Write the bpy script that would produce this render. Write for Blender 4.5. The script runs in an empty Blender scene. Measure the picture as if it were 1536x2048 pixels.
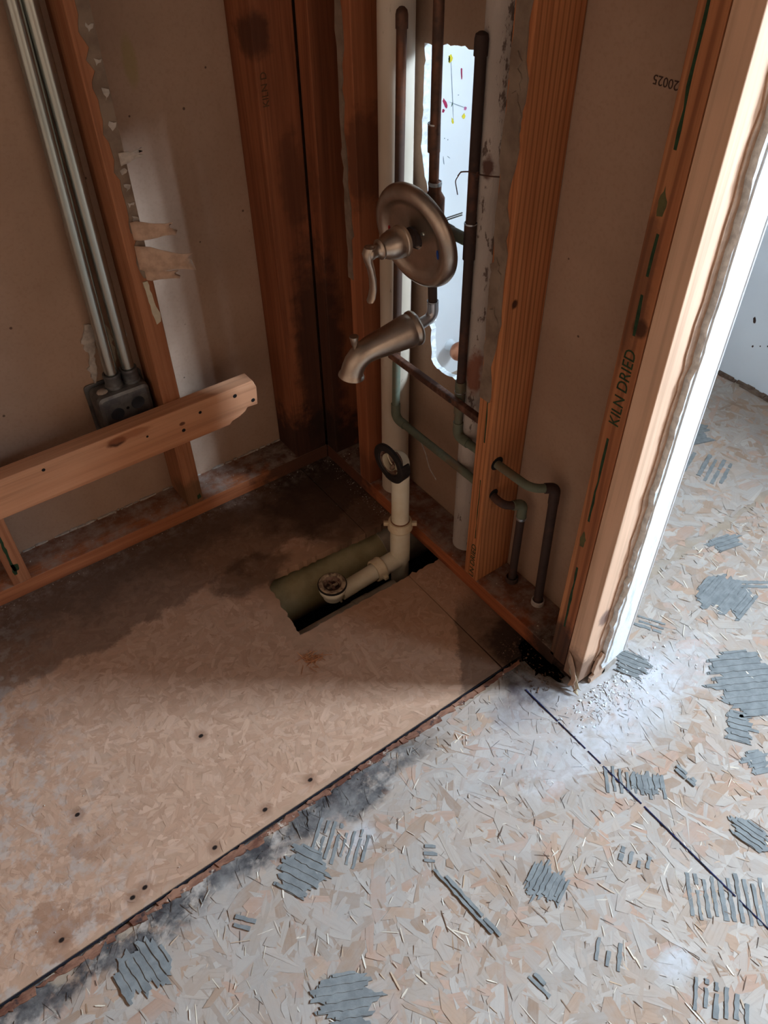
import bpy, bmesh, math, random
import numpy as np
from mathutils import Vector, Matrix

random.seed(7)
rng = np.random.default_rng(11)
SC = bpy.context.scene
COL = SC.collection

# ------------------------------------------------------------------ camera
ROT = [[0.80684, -0.59069, -0.00981], [-0.41482, -0.55465, -0.72131], [0.42063, 0.58605, -0.69254]]
CAM = (-0.7935, -1.34796, 1.29416)
cd = bpy.data.cameras.new('camera')
cam = bpy.data.objects.new('camera', cd)
COL.objects.link(cam)
r0, r1, r2 = [Vector(r) for r in ROT]
cam.matrix_world = Matrix(((r0.x, -r1.x, -r2.x, CAM[0]), (r0.y, -r1.y, -r2.y, CAM[1]), (r0.z, -r1.z, -r2.z, CAM[2]), (0, 0, 0, 1)))
cd.sensor_fit = 'VERTICAL'
cd.sensor_height = 24.0
cd.lens = 1578.72 / 2048 * 24.0
cd.clip_start = 0.02
SC.camera = cam

# ------------------------------------------------------------------ world, daylight, exposure
w = bpy.data.worlds.new('world')
SC.world = w
w.use_nodes = True
w.node_tree.nodes['Background'].inputs[0].default_value = (0.62, 0.78, 1.0, 1)
w.node_tree.nodes['Background'].inputs[1].default_value = 0.02
# daylight coming in through the window in the far white wall of the next room
WY0, WY1, WZ0, WZ1 = -1.84, -1.46, 1.05, 2.15
VY0, VY1 = -2.85, -2.30          # a second, dimmer window further along the same wall
for nm, y0, y1, en in (('window_daylight', WY0, WY1, 230), ('window_daylight', VY0, VY1, 40)):
    ld = bpy.data.lights.new(nm, 'AREA')
    ld.shape = 'RECTANGLE'
    ld.size = y1 - y0
    ld.size_y = WZ1 - WZ0
    ld.energy = en
    ld.color = (0.64, 0.82, 1.0)
    lo = bpy.data.objects.new(nm, ld)
    COL.objects.link(lo)
    lo.location = (1.20, (y0 + y1) / 2, (WZ0 + WZ1) / 2)
    lo.rotation_euler = Vector((-1, 0.12, -0.25)).to_track_quat('-Z', 'Z').to_euler()
SC.view_settings.view_transform = 'Standard'
SC.view_settings.look = 'None'
SC.view_settings.gamma = 1
SC.view_settings.use_curve_mapping = False
SC.view_settings.exposure = 0.88


# ------------------------------------------------------------------ material helpers
def lin(r, g, b):
    f = lambda c: (c / 255 / 12.92) if c / 255 <= 0.04045 else ((c / 255 + 0.055) / 1.055) ** 2.4
    return (f(r), f(g), f(b), 1)


class T:
    def __init__(s, name, rough=0.8, metal=0.0, spec=0.3):
        s.m = bpy.data.materials.new(name)
        s.m.use_nodes = True
        s.nt = s.m.node_tree
        s.b = s.nt.nodes['Principled BSDF']
        s.b.inputs['Roughness'].default_value = rough
        s.b.inputs['Metallic'].default_value = metal
        s.b.inputs['Specular IOR Level'].default_value = spec
        tc = s.nt.nodes.new('ShaderNodeTexCoord')
        s.P = tc.outputs['Object']
        s.UV = tc.outputs['UV']

    def put(s, sock, v):
        if isinstance(v, bpy.types.NodeSocket):
            s.nt.links.new(v, sock)
        else:
            sock.default_value = v

    def math(s, op, a, b=0.0, clamp=False):
        n = s.nt.nodes.new('ShaderNodeMath')
        n.operation = op
        n.use_clamp = clamp
        s.put(n.inputs[0], a)
        s.put(n.inputs[1], b)
        return n.outputs[0]

    def vm(s, op, a, b=(0, 0, 0)):
        n = s.nt.nodes.new('ShaderNodeVectorMath')
        n.operation = op
        s.put(n.inputs[0], a)
        s.put(n.inputs[1], b)
        return n.outputs['Value'] if op in ('LENGTH', 'DOT_PRODUCT') else n.outputs[0]

    def noise(s, scale=5, detail=4, rough=0.55, dist=0.0, vec=None, mul=None, off=None, color=False):
        v = s.P if vec is None else vec
        if mul is not None:
            v = s.vm('MULTIPLY', v, mul)
        if off is not None:
            v = s.vm('ADD', v, off)
        n = s.nt.nodes.new('ShaderNodeTexNoise')
        s.put(n.inputs['Vector'], v)
        n.inputs['Scale'].default_value = scale
        n.inputs['Detail'].default_value = detail
        n.inputs['Roughness'].default_value = rough
        n.inputs['Distortion'].default_value = dist
        return n.outputs['Color'] if color else n.outputs['Fac']

    def voro(s, scale, vec=None, mul=None, feature='F1', out='Distance'):
        v = s.P if vec is None else vec
        if mul is not None:
            v = s.vm('MULTIPLY', v, mul)
        n = s.nt.nodes.new('ShaderNodeTexVoronoi')
        n.feature = feature
        s.put(n.inputs['Vector'], v)
        n.inputs['Scale'].default_value = scale
        return n.outputs[out]

    def ramp(s, f, lo, hi, a=0.0, b=1.0):
        n = s.nt.nodes.new('ShaderNodeMapRange')
        n.clamp = True
        n.interpolation_type = 'SMOOTHSTEP'
        s.put(n.inputs[0], f)
        for i, v in enumerate((lo, hi, a, b)):
            s.put(n.inputs[i + 1], v)
        return n.outputs[0]

    def mix(s, f, a, b, mode='MIX'):
        n = s.nt.nodes.new('ShaderNodeMix')
        n.data_type = 'RGBA'
        n.blend_type = mode
        s.put(n.inputs[0], f)
        s.put(n.inputs[6], a)
        s.put(n.inputs[7], b)
        return n.outputs[2]

    def sep(s, v=None):
        n = s.nt.nodes.new('ShaderNodeSeparateXYZ')
        s.put(n.inputs[0], s.P if v is None else v)
        return n.outputs

    def blob(s, c, r, amt=0.35, nscale=30, soft=0.35, warp=None):
        q = s.vm('DIVIDE', s.vm('SUBTRACT', s.P, c), r)
        l = s.vm('LENGTH', q)
        n = s.noise(nscale, 4, 0.6) if warp is None else warp
        l = s.math('ADD', l, s.math('MULTIPLY', s.math('SUBTRACT', n, 0.5), amt * 4))
        return s.ramp(l, 1.0 + soft, 1.0 - soft)

    def attr(s, name):
        n = s.nt.nodes.new('ShaderNodeAttribute')
        n.attribute_name = name
        return n.outputs['Color']

    def bump(s, h, strength=0.3, dist=0.002):
        n = s.nt.nodes.new('ShaderNodeBump')
        n.inputs['Strength'].default_value = strength
        n.inputs['Distance'].default_value = dist
        s.put(n.inputs['Height'], h)
        s.nt.links.new(n.outputs[0], s.b.inputs['Normal'])

    def done(s, col, rough=None, metal=None):
        s.put(s.b.inputs['Base Color'], col)
        if rough is not None:
            s.put(s.b.inputs['Roughness'], rough)
        if metal is not None:
            s.put(s.b.inputs['Metallic'], metal)
        return s.m


def plain(name, c, rough=0.7, metal=0.0, var=0.15, nscale=40, c2=None, spec=0.3, bump=0.15):
    t = T(name, rough, metal, spec)
    n = t.noise(nscale, 5, 0.6)
    d = c2 if c2 else tuple(x * (1 - var * 2) for x in c[:3]) + (1,)
    t.bump(n, bump)
    return t.done(t.mix(t.ramp(n, 0.35, 0.68), c, d))


def wood(name, light, dark, axis=2, fine=1.0, stains=(), dust=0.0, rings=0.0, off=(0, 0, 0)):
    t = T(name, 0.75, 0, 0.25)
    m1 = [22.0, 22.0, 22.0]
    m1[axis] = 1.1
    m2 = [160.0, 160.0, 160.0]
    m2[axis] = 4.0
    g1 = t.noise(1.0 * fine, 4, 0.55, 0.6, mul=tuple(m1), off=off)
    g2 = t.noise(1.0 * fine, 3, 0.6, 0.0, mul=tuple(m2))
    g3 = t.noise(6, 3, 0.5, 0, off=off)
    col = t.mix(t.ramp(g1, 0.3, 0.7), light, dark)
    col = t.mix(t.math('MULTIPLY', t.ramp(g2, 0.42, 0.72), 0.45), col, tuple(x * 0.55 for x in dark[:3]) + (1,))
    col = t.mix(t.math('MULTIPLY', t.ramp(g3, 0.4, 0.75), 0.35), col, tuple(x * 0.6 for x in light[:3]) + (1,))
    if rings:
        s = t.sep()
        a, b = [i for i in range(3) if i != axis]
        warp = t.noise(2.2, 2, 0.5, 0, mul=tuple(1.0 if i != axis else 0.5 for i in range(3)))
        v = t.math('ADD', t.math('ADD', s[a], s[b]), t.math('MULTIPLY', warp, 0.05))
        l = t.math('SINE', t.math('MULTIPLY', v, rings))
        col = t.mix(t.math('MULTIPLY', t.ramp(l, 0.2, 0.98), 0.55), col, tuple(x * 0.42 for x in dark[:3]) + (1,))
    for (c, r, cc, am) in stains:
        col = t.mix(t.math('MULTIPLY', t.blob(c, r), am), col, cc)
    if dust:
        d = t.noise(26, 5, 0.65)
        k = t.math('MULTIPLY', t.ramp(d, 0.36, 0.72), dust)
        nz = t.nt.nodes.new('ShaderNodeNewGeometry')
        up = t.ramp(t.sep(nz.outputs['Normal'])[2], 0.6, 0.9)
        col = t.mix(t.math('MULTIPLY', k, up), col, lin(170, 158, 148))
    t.bump(t.math('ADD', g2, g1), 0.25, 0.0015)
    return t.done(col)


# ------------------------------------------------------------------ mesh helpers
def link(o, parent=None):
    COL.objects.link(o)
    if parent is not None:
        o.parent = parent
        o.matrix_parent_inverse = Matrix.Translation(parent.location).inverted() if parent.parent is None else Matrix.Identity(4)
    return o


def mk(name, verts, faces, m, parent=None, smooth=False, bevel=0.0):
    me = bpy.data.meshes.new(name)
    me.from_pydata([tuple(v) for v in verts], [], faces)
    me.update()
    bm = bmesh.new()
    bm.from_mesh(me)
    bmesh.ops.recalc_face_normals(bm, faces=bm.faces)
    bm.to_mesh(me)
    bm.free()
    if smooth:
        me.polygons.foreach_set('use_smooth', [True] * len(me.polygons))
        me.set_sharp_from_angle(angle=math.radians(42))
    me.materials.append(m)
    o = bpy.data.objects.new(name, me)
    link(o, parent)
    if bevel:
        b = o.modifiers.new('bevel', 'BEVEL')
        b.width = bevel
        b.segments = 2
        b.limit_method = 'ANGLE'
    return o


def box_vf(x0, x1, y0, y1, z0, z1, sh=(0, 0)):
    dx, dy = sh
    v = [(x0, y0, z0), (x1, y0, z0), (x1, y1, z0), (x0, y1, z0), (x0 + dx, y0 + dy, z1), (x1 + dx, y0 + dy, z1), (x1 + dx, y1 + dy, z1), (x0 + dx, y1 + dy, z1)]
    f = [(0, 3, 2, 1), (4, 5, 6, 7), (0, 1, 5, 4), (1, 2, 6, 5), (2, 3, 7, 6), (3, 0, 4, 7)]
    return v, f


def box(name, x0, x1, y0, y1, z0, z1, m, parent=None, bevel=0.0015, sh=(0, 0)):
    v, f = box_vf(x0, x1, y0, y1, z0, z1, sh)
    return mk(name, v, f, m, parent, bevel=bevel)


class Acc:
    """collects pieces into one mesh"""
    def __init__(s):
        s.v = []
        s.f = []

    def add(s, v, f):
        n = len(s.v)
        s.v += [tuple(p) for p in v]
        s.f += [tuple(i + n for i in q) for q in f]
        return s

    def build(s, name, m, parent=None, smooth=False, bevel=0.0):
        return mk(name, s.v, s.f, m, parent, smooth, bevel)


def prism_vf(loop, o, u, v, n, h0, h1):
    o, u, v, n = Vector(o), Vector(u), Vector(v), Vector(n)
    k = len(loop)
    a = [o + u * p[0] + v * p[1] + n * h0 for p in loop]
    b = [o + u * p[0] + v * p[1] + n * h1 for p in loop]
    f = [tuple(range(k)), tuple(range(2 * k - 1, k - 1, -1))]
    f += [(i, (i + 1) % k, k + (i + 1) % k, k + i) for i in range(k)]
    return a + b, f


def rough_loop(loop, step=0.01, amp=0.003, closed=True):
    out = []
    k = len(loop)
    for i in range(k if closed else k - 1):
        a, b = Vector(loop[i]), Vector(loop[(i + 1) % k])
        n = max(1, int((b - a).length / step))
        d = (b - a).normalized()
        nn = Vector((-d.y, d.x))
        for j in range(n):
            p = a.lerp(b, j / n) + (nn * random.gauss(0, amp) if j else Vector((0, 0)))
            out.append((p.x, p.y))
    return out


def slab_hole(name, outer, inner, o, u, v, n, h0, h1, m, parent=None):
    """flat plate with a through hole; its cut edge keeps its thickness"""
    o, u, v, n = Vector(o), Vector(u), Vector(v), Vector(n)
    bm = bmesh.new()
    rings = []
    for h in (h0, h1):
        lay = []
        for lp in (outer, inner):
            vs = [bm.verts.new(o + u * p[0] + v * p[1] + n * h) for p in lp]
            es = [bm.edges.new((vs[i], vs[(i + 1) % len(vs)])) for i in range(len(vs))]
            lay.append((vs, es))
        bmesh.ops.triangle_fill(bm, edges=lay[0][1] + lay[1][1], use_beauty=True)
        rings.append(lay)
    for k in range(2):
        a, b = rings[0][k][0], rings[1][k][0]
        for i in range(len(a)):
            bm.faces.new((a[i], a[(i + 1) % len(a)], b[(i + 1) % len(a)], b[i]))
    bmesh.ops.recalc_face_normals(bm, faces=bm.faces)
    me = bpy.data.meshes.new(name)
    bm.to_mesh(me)
    bm.free()
    me.materials.append(m)
    ob = bpy.data.objects.new(name, me)
    return link(ob, parent)


def fillet(pts, rad, n=6):
    pts = [Vector(p) for p in pts]
    out = [pts[0]]
    for i in range(1, len(pts) - 1):
        a, b, c = pts[i - 1], pts[i], pts[i + 1]
        r = rad[i - 1] if isinstance(rad, (list, tuple)) else rad
        d1, d2 = (a - b).normalized(), (c - b).normalized()
        p, q = b + d1 * r, b + d2 * r
        for j in range(n + 1):
            t = j / n
            out.append(p * (1 - t) ** 2 + b * 2 * t * (1 - t) + q * t * t)
    out.append(pts[-1])
    return out


def sweep_vf(path, rad, seg=18, cap=True, inner=None):
    path = [Vector(p) for p in path]
    k = len(path)
    if not isinstance(rad, (list, tuple)):
        rad = [rad] * k
    tg = []
    for i in range(k):
        a, b = path[max(i - 1, 0)], path[min(i + 1, k - 1)]
        d = (b - a)
        tg.append(d.normalized() if d.length > 1e-9 else Vector((0, 0, 1)))
    x = tg[0].orthogonal().normalized()
    v, f = [], []
    for i in range(k):
        x = (x - tg[i] * x.dot(tg[i])).normalized()
        y = tg[i].cross(x)
        for j in range(seg):
            a = 2 * math.pi * j / seg
            v.append(path[i] + (x * math.cos(a) + y * math.sin(a)) * rad[i])
    for i in range(k - 1):
        for j in range(seg):
            f.append((i * seg + j, i * seg + (j + 1) % seg, (i + 1) * seg + (j + 1) % seg, (i + 1) * seg + j))
    if cap:
        f.append(tuple(range(seg)))
        f.append(tuple(range(k * seg - 1, (k - 1) * seg - 1, -1)))
    return v, f


def tube(name, path, rad, m, parent=None, seg=18, cap=True):
    v, f = sweep_vf(path, rad, seg, cap)
    return mk(name, v, f, m, parent, smooth=True)


def lathe_vf(prof, o, ax, seg=40, closed=False):
    """prof: (radius, height along ax)"""
    o, ax = Vector(o), Vector(ax).normalized()
    x = ax.orthogonal().normalized()
    y = ax.cross(x)
    v, f = [], []
    for r, h in prof:
        for j in range(seg):
            a = 2 * math.pi * j / seg
            v.append(o + ax * h + (x * math.cos(a) + y * math.sin(a)) * max(r, 1e-5))
    k = len(prof)
    for i in range(k if closed else k - 1):
        i2 = (i + 1) % k
        for j in range(seg):
            f.append((i * seg + j, i * seg + (j + 1) % seg, i2 * seg + (j + 1) % seg, i2 * seg + j))
    return v, f


def lathe(name, prof, o, ax, m, parent=None, seg=40, closed=False):
    v, f = lathe_vf(prof, o, ax, seg, closed)
    return mk(name, v, f, m, parent, smooth=True)


def patch(name, loop, o, u, v, n, h, m, parent=None, step=0.006, amp=0.0018, h0=-0.0005):
    lp = rough_loop(loop, step, amp)
    vv, ff = prism_vf(lp, o, u, v, n, h0, h)
    return mk(name, vv, ff, m, parent)


def text(name, body, size, o, u, v, m, parent=None, lift=0.0004, sx=1.0):
    cu = bpy.data.curves.new(name, 'FONT')
    cu.body = body
    cu.size = size
    cu.extrude = 0.0002
    cu.resolution_u = 3
    tmp = bpy.data.objects.new(name, cu)
    COL.objects.link(tmp)
    bpy.context.view_layer.update()
    me = bpy.data.meshes.new_from_object(tmp.evaluated_get(bpy.context.evaluated_depsgraph_get()))
    bpy.data.objects.remove(tmp)
    bpy.data.curves.remove(cu)
    u, v = Vector(u), Vector(v)
    n = u.cross(v)
    o = Vector(o) + n * lift
    for q in me.vertices:
        q.co = o + u * q.co.x * sx + v * q.co.y + n * q.co.z
    me.name = name
    me.materials.clear()
    me.materials.append(m)
    ob = bpy.data.objects.new(name, me)
    return link(ob, parent)


def tag(o, label=None, cat=None, group=None, kind=None):
    if label:
        o['label'] = label
    if cat:
        o['category'] = cat
    if group:
        o['group'] = group
    if kind:
        o['kind'] = kind
    return o


def thing(name, label, cat, loc, group=None):
    o = bpy.data.objects.new(name, None)
    o.empty_display_size = 0.02
    o.location = loc
    COL.objects.link(o)
    return tag(o, label, cat, group)


# ------------------------------------------------------------------ materials
MOULD = lin(38, 33, 31)
BROWN = lin(70, 44, 30)
GREEN_INK = plain('green_ink', lin(42, 66, 42), 0.8, 0, 0.2, 90)
BLUE_INK = plain('blue_chalk', lin(26, 30, 74), 0.9, 0, 0.3, 60, lin(20, 22, 40))
DARK_INK = plain('dark_ink', lin(74, 54, 46), 0.8)
W_STUD = wood('stud_wood', lin(184, 128, 94), lin(146, 92, 62), 2, stains=[((-0.36, -0.02, 0.06), (0.05, 0.1, 0.05), lin(60, 60, 40), 0.5)])
W_POST = wood('post_wood', lin(160, 98, 66), lin(120, 68, 44), 2, off=(3, 1, 0), stains=[
    ((-0.078, 0, 0.955), (0.026, 0.06, 0.034), lin(78, 46, 32), 0.85),
    ((-0.01, 0, 0.30), (0.05, 0.2, 0.26), lin(52, 36, 30), 0.75),
    ((-0.03, 0, 0.06), (0.14, 0.2, 0.10), lin(44, 32, 28), 0.85),
    ((-0.03, 0, 0.70), (0.03, 0.1, 0.09), lin(88, 52, 36), 0.6)])
W_MID = wood('mid_stud_wood', lin(178, 112, 76), lin(144, 84, 54), 2, off=(1, 7, 0), stains=[
    ((0.02, -0.17, 0.78), (0.1, 0.03, 0.08), lin(70, 40, 30), 0.6), ((0, -0.16, 0.06), (0.2, 0.1, 0.06), lin(90, 52, 36), 0.5)])
W_ORANGE = wood('ring_grain_wood', lin(200, 134, 88), lin(176, 108, 68), 2, rings=620, off=(0, 0, 2), stains=[
    ((0.02, -0.571, 0.675), (0.007, 0.02, 0.008), lin(60, 30, 20), 0.95), ((0.022, -0.571, 0.30), (0.012, 0.01, 0.05), lin(90, 50, 30), 0.5)])
W_END = wood('end_stud_wood', lin(190, 130, 88), lin(160, 98, 64), 2, rings=340, off=(5, 0, 0), stains=[
    ((0.0, -0.80, 0.07), (0.2, 0.06, 0.07), MOULD, 0.8), ((0.0, -0.797, 0.80), (0.1, 0.02, 0.10), lin(84, 54, 40), 0.6),
    ((0.0, -0.815, 0.755), (0.1, 0.012, 0.012), lin(70, 40, 26), 0.9)])
W_OUTER = wood('outer_stud_wood', lin(226, 188, 160), lin(212, 168, 136), 2, fine=0.5, off=(8, 0, 0), stains=[  # pale wood, base colour raised further for strong daylight on its end face
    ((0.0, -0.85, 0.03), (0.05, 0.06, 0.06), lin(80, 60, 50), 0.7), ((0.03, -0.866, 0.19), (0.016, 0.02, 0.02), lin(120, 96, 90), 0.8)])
W_LEDGER = wood('ledger_wood', lin(212, 160, 124), lin(188, 128, 92), 0, fine=0.6, stains=[
    ((-0.506, -0.038, 0.313), (0.018, 0.02, 0.009), lin(74, 42, 28), 0.95), ((-0.48, -0.038, 0.318), (0.05, 0.02, 0.008), lin(150, 92, 60), 0.7),
    ((-0.366, -0.038, 0.295), (0.006, 0.02, 0.004), lin(90, 50, 34), 0.9)])
W_PLATE_L = wood('left_plate_wood', lin(184, 118, 80), lin(146, 86, 56), 0, dust=0.75, stains=[
    ((-0.02, 0, 0.02), (0.17, 0.2, 0.1), lin(70, 50, 42), 0.85), ((-0.5, 0.06, 0.038), (0.6, 0.03, 0.01), lin(104, 82, 70), 0.6)])
W_PLATE_R = wood('right_plate_wood', lin(178, 104, 66), lin(138, 76, 46), 1, dust=0.6, stains=[
    ((0, -0.03, 0.02), (0.2, 0.16, 0.1), lin(64, 44, 36), 0.8), ((0.03, -0.83, 0.02), (0.2, 0.1, 0.1), lin(48, 36, 30), 0.95),
    ((0.06, -0.45, 0.038), (0.05, 0.4, 0.006), lin(92, 66, 54), 0.7), ((0, -0.42, 0.0), (0.05, 0.07, 0.012), lin(70, 36, 22), 0.5)])
W_DARK = wood('rotten_wood', lin(84, 58, 42), lin(40, 28, 22), 1)
PAPER = None
t = T('brown_drywall_paper', 0.9, 0, 0.15)
n1 = t.noise(3, 4, 0.6)
n2 = t.noise(160, 3, 0.6)
c = t.mix(t.ramp(n1, 0.3, 0.72), lin(174, 146, 126), lin(158, 130, 110))
c = t.mix(t.math('MULTIPLY', t.ramp(n2, 0.45, 0.75), 0.2), c, lin(132, 100, 80))
sp = t.voro(17)
c = t.mix(t.math('MULTIPLY', t.ramp(sp, 0.055, 0.035), 0.8), c, lin(66, 48, 38))
c = t.mix(t.math('MULTIPLY', t.blob((-0.27, 0.089, 0.93), (0.012, 0.05, 0.035), 0.2), 0.5), c, lin(150, 136, 84))
t.bump(n2, 0.08)
PAPER = t.done(c)
PAPER_LT = plain('torn_paper_light', lin(196, 166, 144), 0.9, 0, 0.12, 60)
PAPER_GY = plain('torn_paper_grey', lin(186, 176, 166), 0.9, 0, 0.15, 80)
MUD = plain('grey_adhesive', lin(140, 122, 106), 0.85, 0, 0.2, 22, lin(116, 98, 84), bump=0.5)
CAULK = plain('cream_caulk', lin(206, 196, 172), 0.6, 0, 0.08)
GYPSUM = plain('white_gypsum', lin(232, 236, 236), 0.9, 0, 0.08, 90, lin(196, 200, 202), bump=0.5)
t = T('white_paint', 0.55, 0, 0.3)
n1 = t.noise(90, 3, 0.5)
t.bump(n1, 0.05)
WHITE = t.done(t.mix(t.ramp(t.noise(4, 3), 0.3, 0.8), lin(226, 229, 230), lin(216, 219, 221)))
t = T('corner_bead_white', 0.7, 0, 0.3)
c = t.mix(t.math('MULTIPLY', t.ramp(t.noise(60, 5, 0.7, mul=(1, 1, 0.25)), 0.52, 0.64), 0.4), lin(240, 244, 244), lin(170, 184, 188))
t.bump(t.noise(120, 4, 0.6), 0.4)
BEAD = t.done(c)
CEILM = plain('bare_joist_ceiling', lin(96, 76, 62), 0.9)
ROOMW = plain('room_wall_paint', lin(212, 170, 138), 0.9)
# pipes
t = T('aged_white_pipe', 0.5, 0, 0.4)
c = t.mix(t.ramp(t.noise(5, 4, 0.6, mul=(1, 1, 0.5)), 0.35, 0.72), lin(206, 194, 178), lin(186, 170, 150))
c = t.mix(t.math('MULTIPLY', t.ramp(t.noise(70, 4, 0.7, mul=(1, 1, 0.3)), 0.66, 0.74), 0.8), c, lin(84, 62, 52))
c = t.mix(t.math('MULTIPLY', t.ramp(t.noise(9, 3, 0.6, off=(4, 4, 4)), 0.66, 0.74), 0.7), c, lin(150, 96, 66))
PVC_OLD = t.done(c)
t = T('peeling_white_pipe', 0.65, 0, 0.3)
n1 = t.noise(55, 5, 0.7, mul=(1, 1, 0.35))
c = t.mix(t.ramp(t.noise(6, 3), 0.3, 0.7), lin(190, 180, 172), lin(168, 158, 150))
c = t.mix(t.math('MULTIPLY', t.ramp(n1, 0.585, 0.64), 0.85), c, lin(84, 64, 56))
c = t.mix(t.math('MULTIPLY', t.blob((0.035, -0.472, 0.852), (0.02, 0.009, 0.016), 0.35, 60), 0.9), c, lin(84, 42, 28))
c = t.mix(t.math('MULTIPLY', t.blob((0.02, -0.48, 0.49), (0.03, 0.02, 0.05), 0.4), 0.9), c, lin(130, 74, 50))
t.bump(n1, 0.6, 0.004)
PVC_PEEL = t.done(c)
PVC_NEW = plain('cream_pvc', lin(232, 226, 206), 0.35, 0, 0.05, 12, lin(218, 206, 176), spec=0.5, bump=0.02)
PVC_NUT = plain('yellowed_pvc_nut', lin(220, 206, 176), 0.4, 0, 0.08, 30, lin(198, 172, 134), spec=0.5, bump=0.02)
OLIVE = plain('olive_drain_pipe', lin(182, 172, 134), 0.5, 0, 0.12, 14, lin(156, 146, 110), spec=0.4, bump=0.03)
GREYPIPE = plain('grey_drain_pipe', lin(184, 174, 158), 0.6, 0, 0.15, 20)
RUBBER = plain('black_rubber', lin(40, 36, 36), 0.55, 0, 0.2, 60)
RUSTIN = plain('corroded_inside', lin(150, 128, 112), 0.7, 0, 0.3, 60, lin(90, 52, 42))
SCALE = plain('limescale_ring', lin(188, 168, 142), 0.6, 0, 0.3, 90, lin(96, 78, 66), bump=0.6)


def copper(name, base, patina, amt, rough=0.42, metal=0.85):
    t = T(name, rough, metal)
    n = t.noise(9, 5, 0.65, mul=(1, 1, 0.6))
    n2 = t.noise(60, 4, 0.6)
    k = t.ramp(t.math('ADD', n, t.math('MULTIPLY', n2, 0.25)), 0.78 - amt * 0.6, 0.98 - amt * 0.6)
    c = t.mix(k, base, patina)
    c = t.mix(t.math('MULTIPLY', t.ramp(n2, 0.55, 0.8), 0.5), c, tuple(x * 0.45 for x in patina[:3]) + (1,))
    t.bump(n2, 0.12)
    return t.done(c, t.math('ADD', t.math('MULTIPLY', k, 0.3), rough), t.math('SUBTRACT', metal, t.math('MULTIPLY', k, 0.5)))


COP = copper('brown_copper', lin(122, 84, 66), lin(84, 66, 58), 0.5)
COP_DK = copper('dark_copper', lin(104, 70, 56), lin(66, 52, 48), 0.6, 0.5, 0.6)
COP_GR = copper('green_copper', lin(112, 98, 78), lin(104, 110, 94), 0.55, 0.55, 0.35)
SOLDER = plain('solder', lin(186, 190, 194), 0.35, 0.9, 0.1, 60)
ZINC_TUBE = plain('chromed_stub', lin(196, 198, 204), 0.28, 0.9, 0.05)
t = T('galvanised_steel', 0.3, 0.9)
c = t.mix(t.ramp(t.noise(30, 4, 0.6, mul=(1, 1, 0.1)), 0.3, 0.75), lin(182, 186, 180), lin(160, 168, 164))
STEEL = t.done(c, 0.27)
BOXM = plain('galvanised_box', lin(128, 130, 130), 0.5, 0.75, 0.2, 30, lin(96, 98, 102))
KNOCK = plain('box_knockout_dark', lin(74, 78, 86), 0.5, 0.7, 0.1)
t = T('brushed_nickel', 0.34, 1.0)
n1 = t.noise(30, 4, 0.6)
t.bump(t.noise(400, 2, 0.5), 0.03)
NICKEL = t.done(t.mix(t.ramp(n1, 0.3, 0.75), lin(196, 184, 172), lin(174, 161, 148)), t.ramp(n1, 0.2, 0.8, 0.30, 0.42))
BLACK = plain('black_gap', lin(20, 17, 16), 0.8)
BLUE_DOT = plain('blue_mark', lin(40, 84, 170), 0.5)
RED_DOT = plain('red_mark', lin(170, 30, 34), 0.5)
EARTH = plain('dark_earth', lin(46, 34, 28), 0.95, 0, 0.3, 14, lin(24, 18, 15), bump=0.8)
MORTAR = plain('grey_mortar', lin(130, 131, 129), 0.9, 0, 0.12, 60, lin(113, 114, 113), bump=0.4)
CRUMB = plain('plaster_crumbs_white', lin(196, 186, 172), 0.9, 0, 0.2, 60)
SPLINT = plain('wood_splinter', lin(104, 80, 64), 0.9, 0, 0.3, 80, lin(60, 46, 38))


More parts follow.
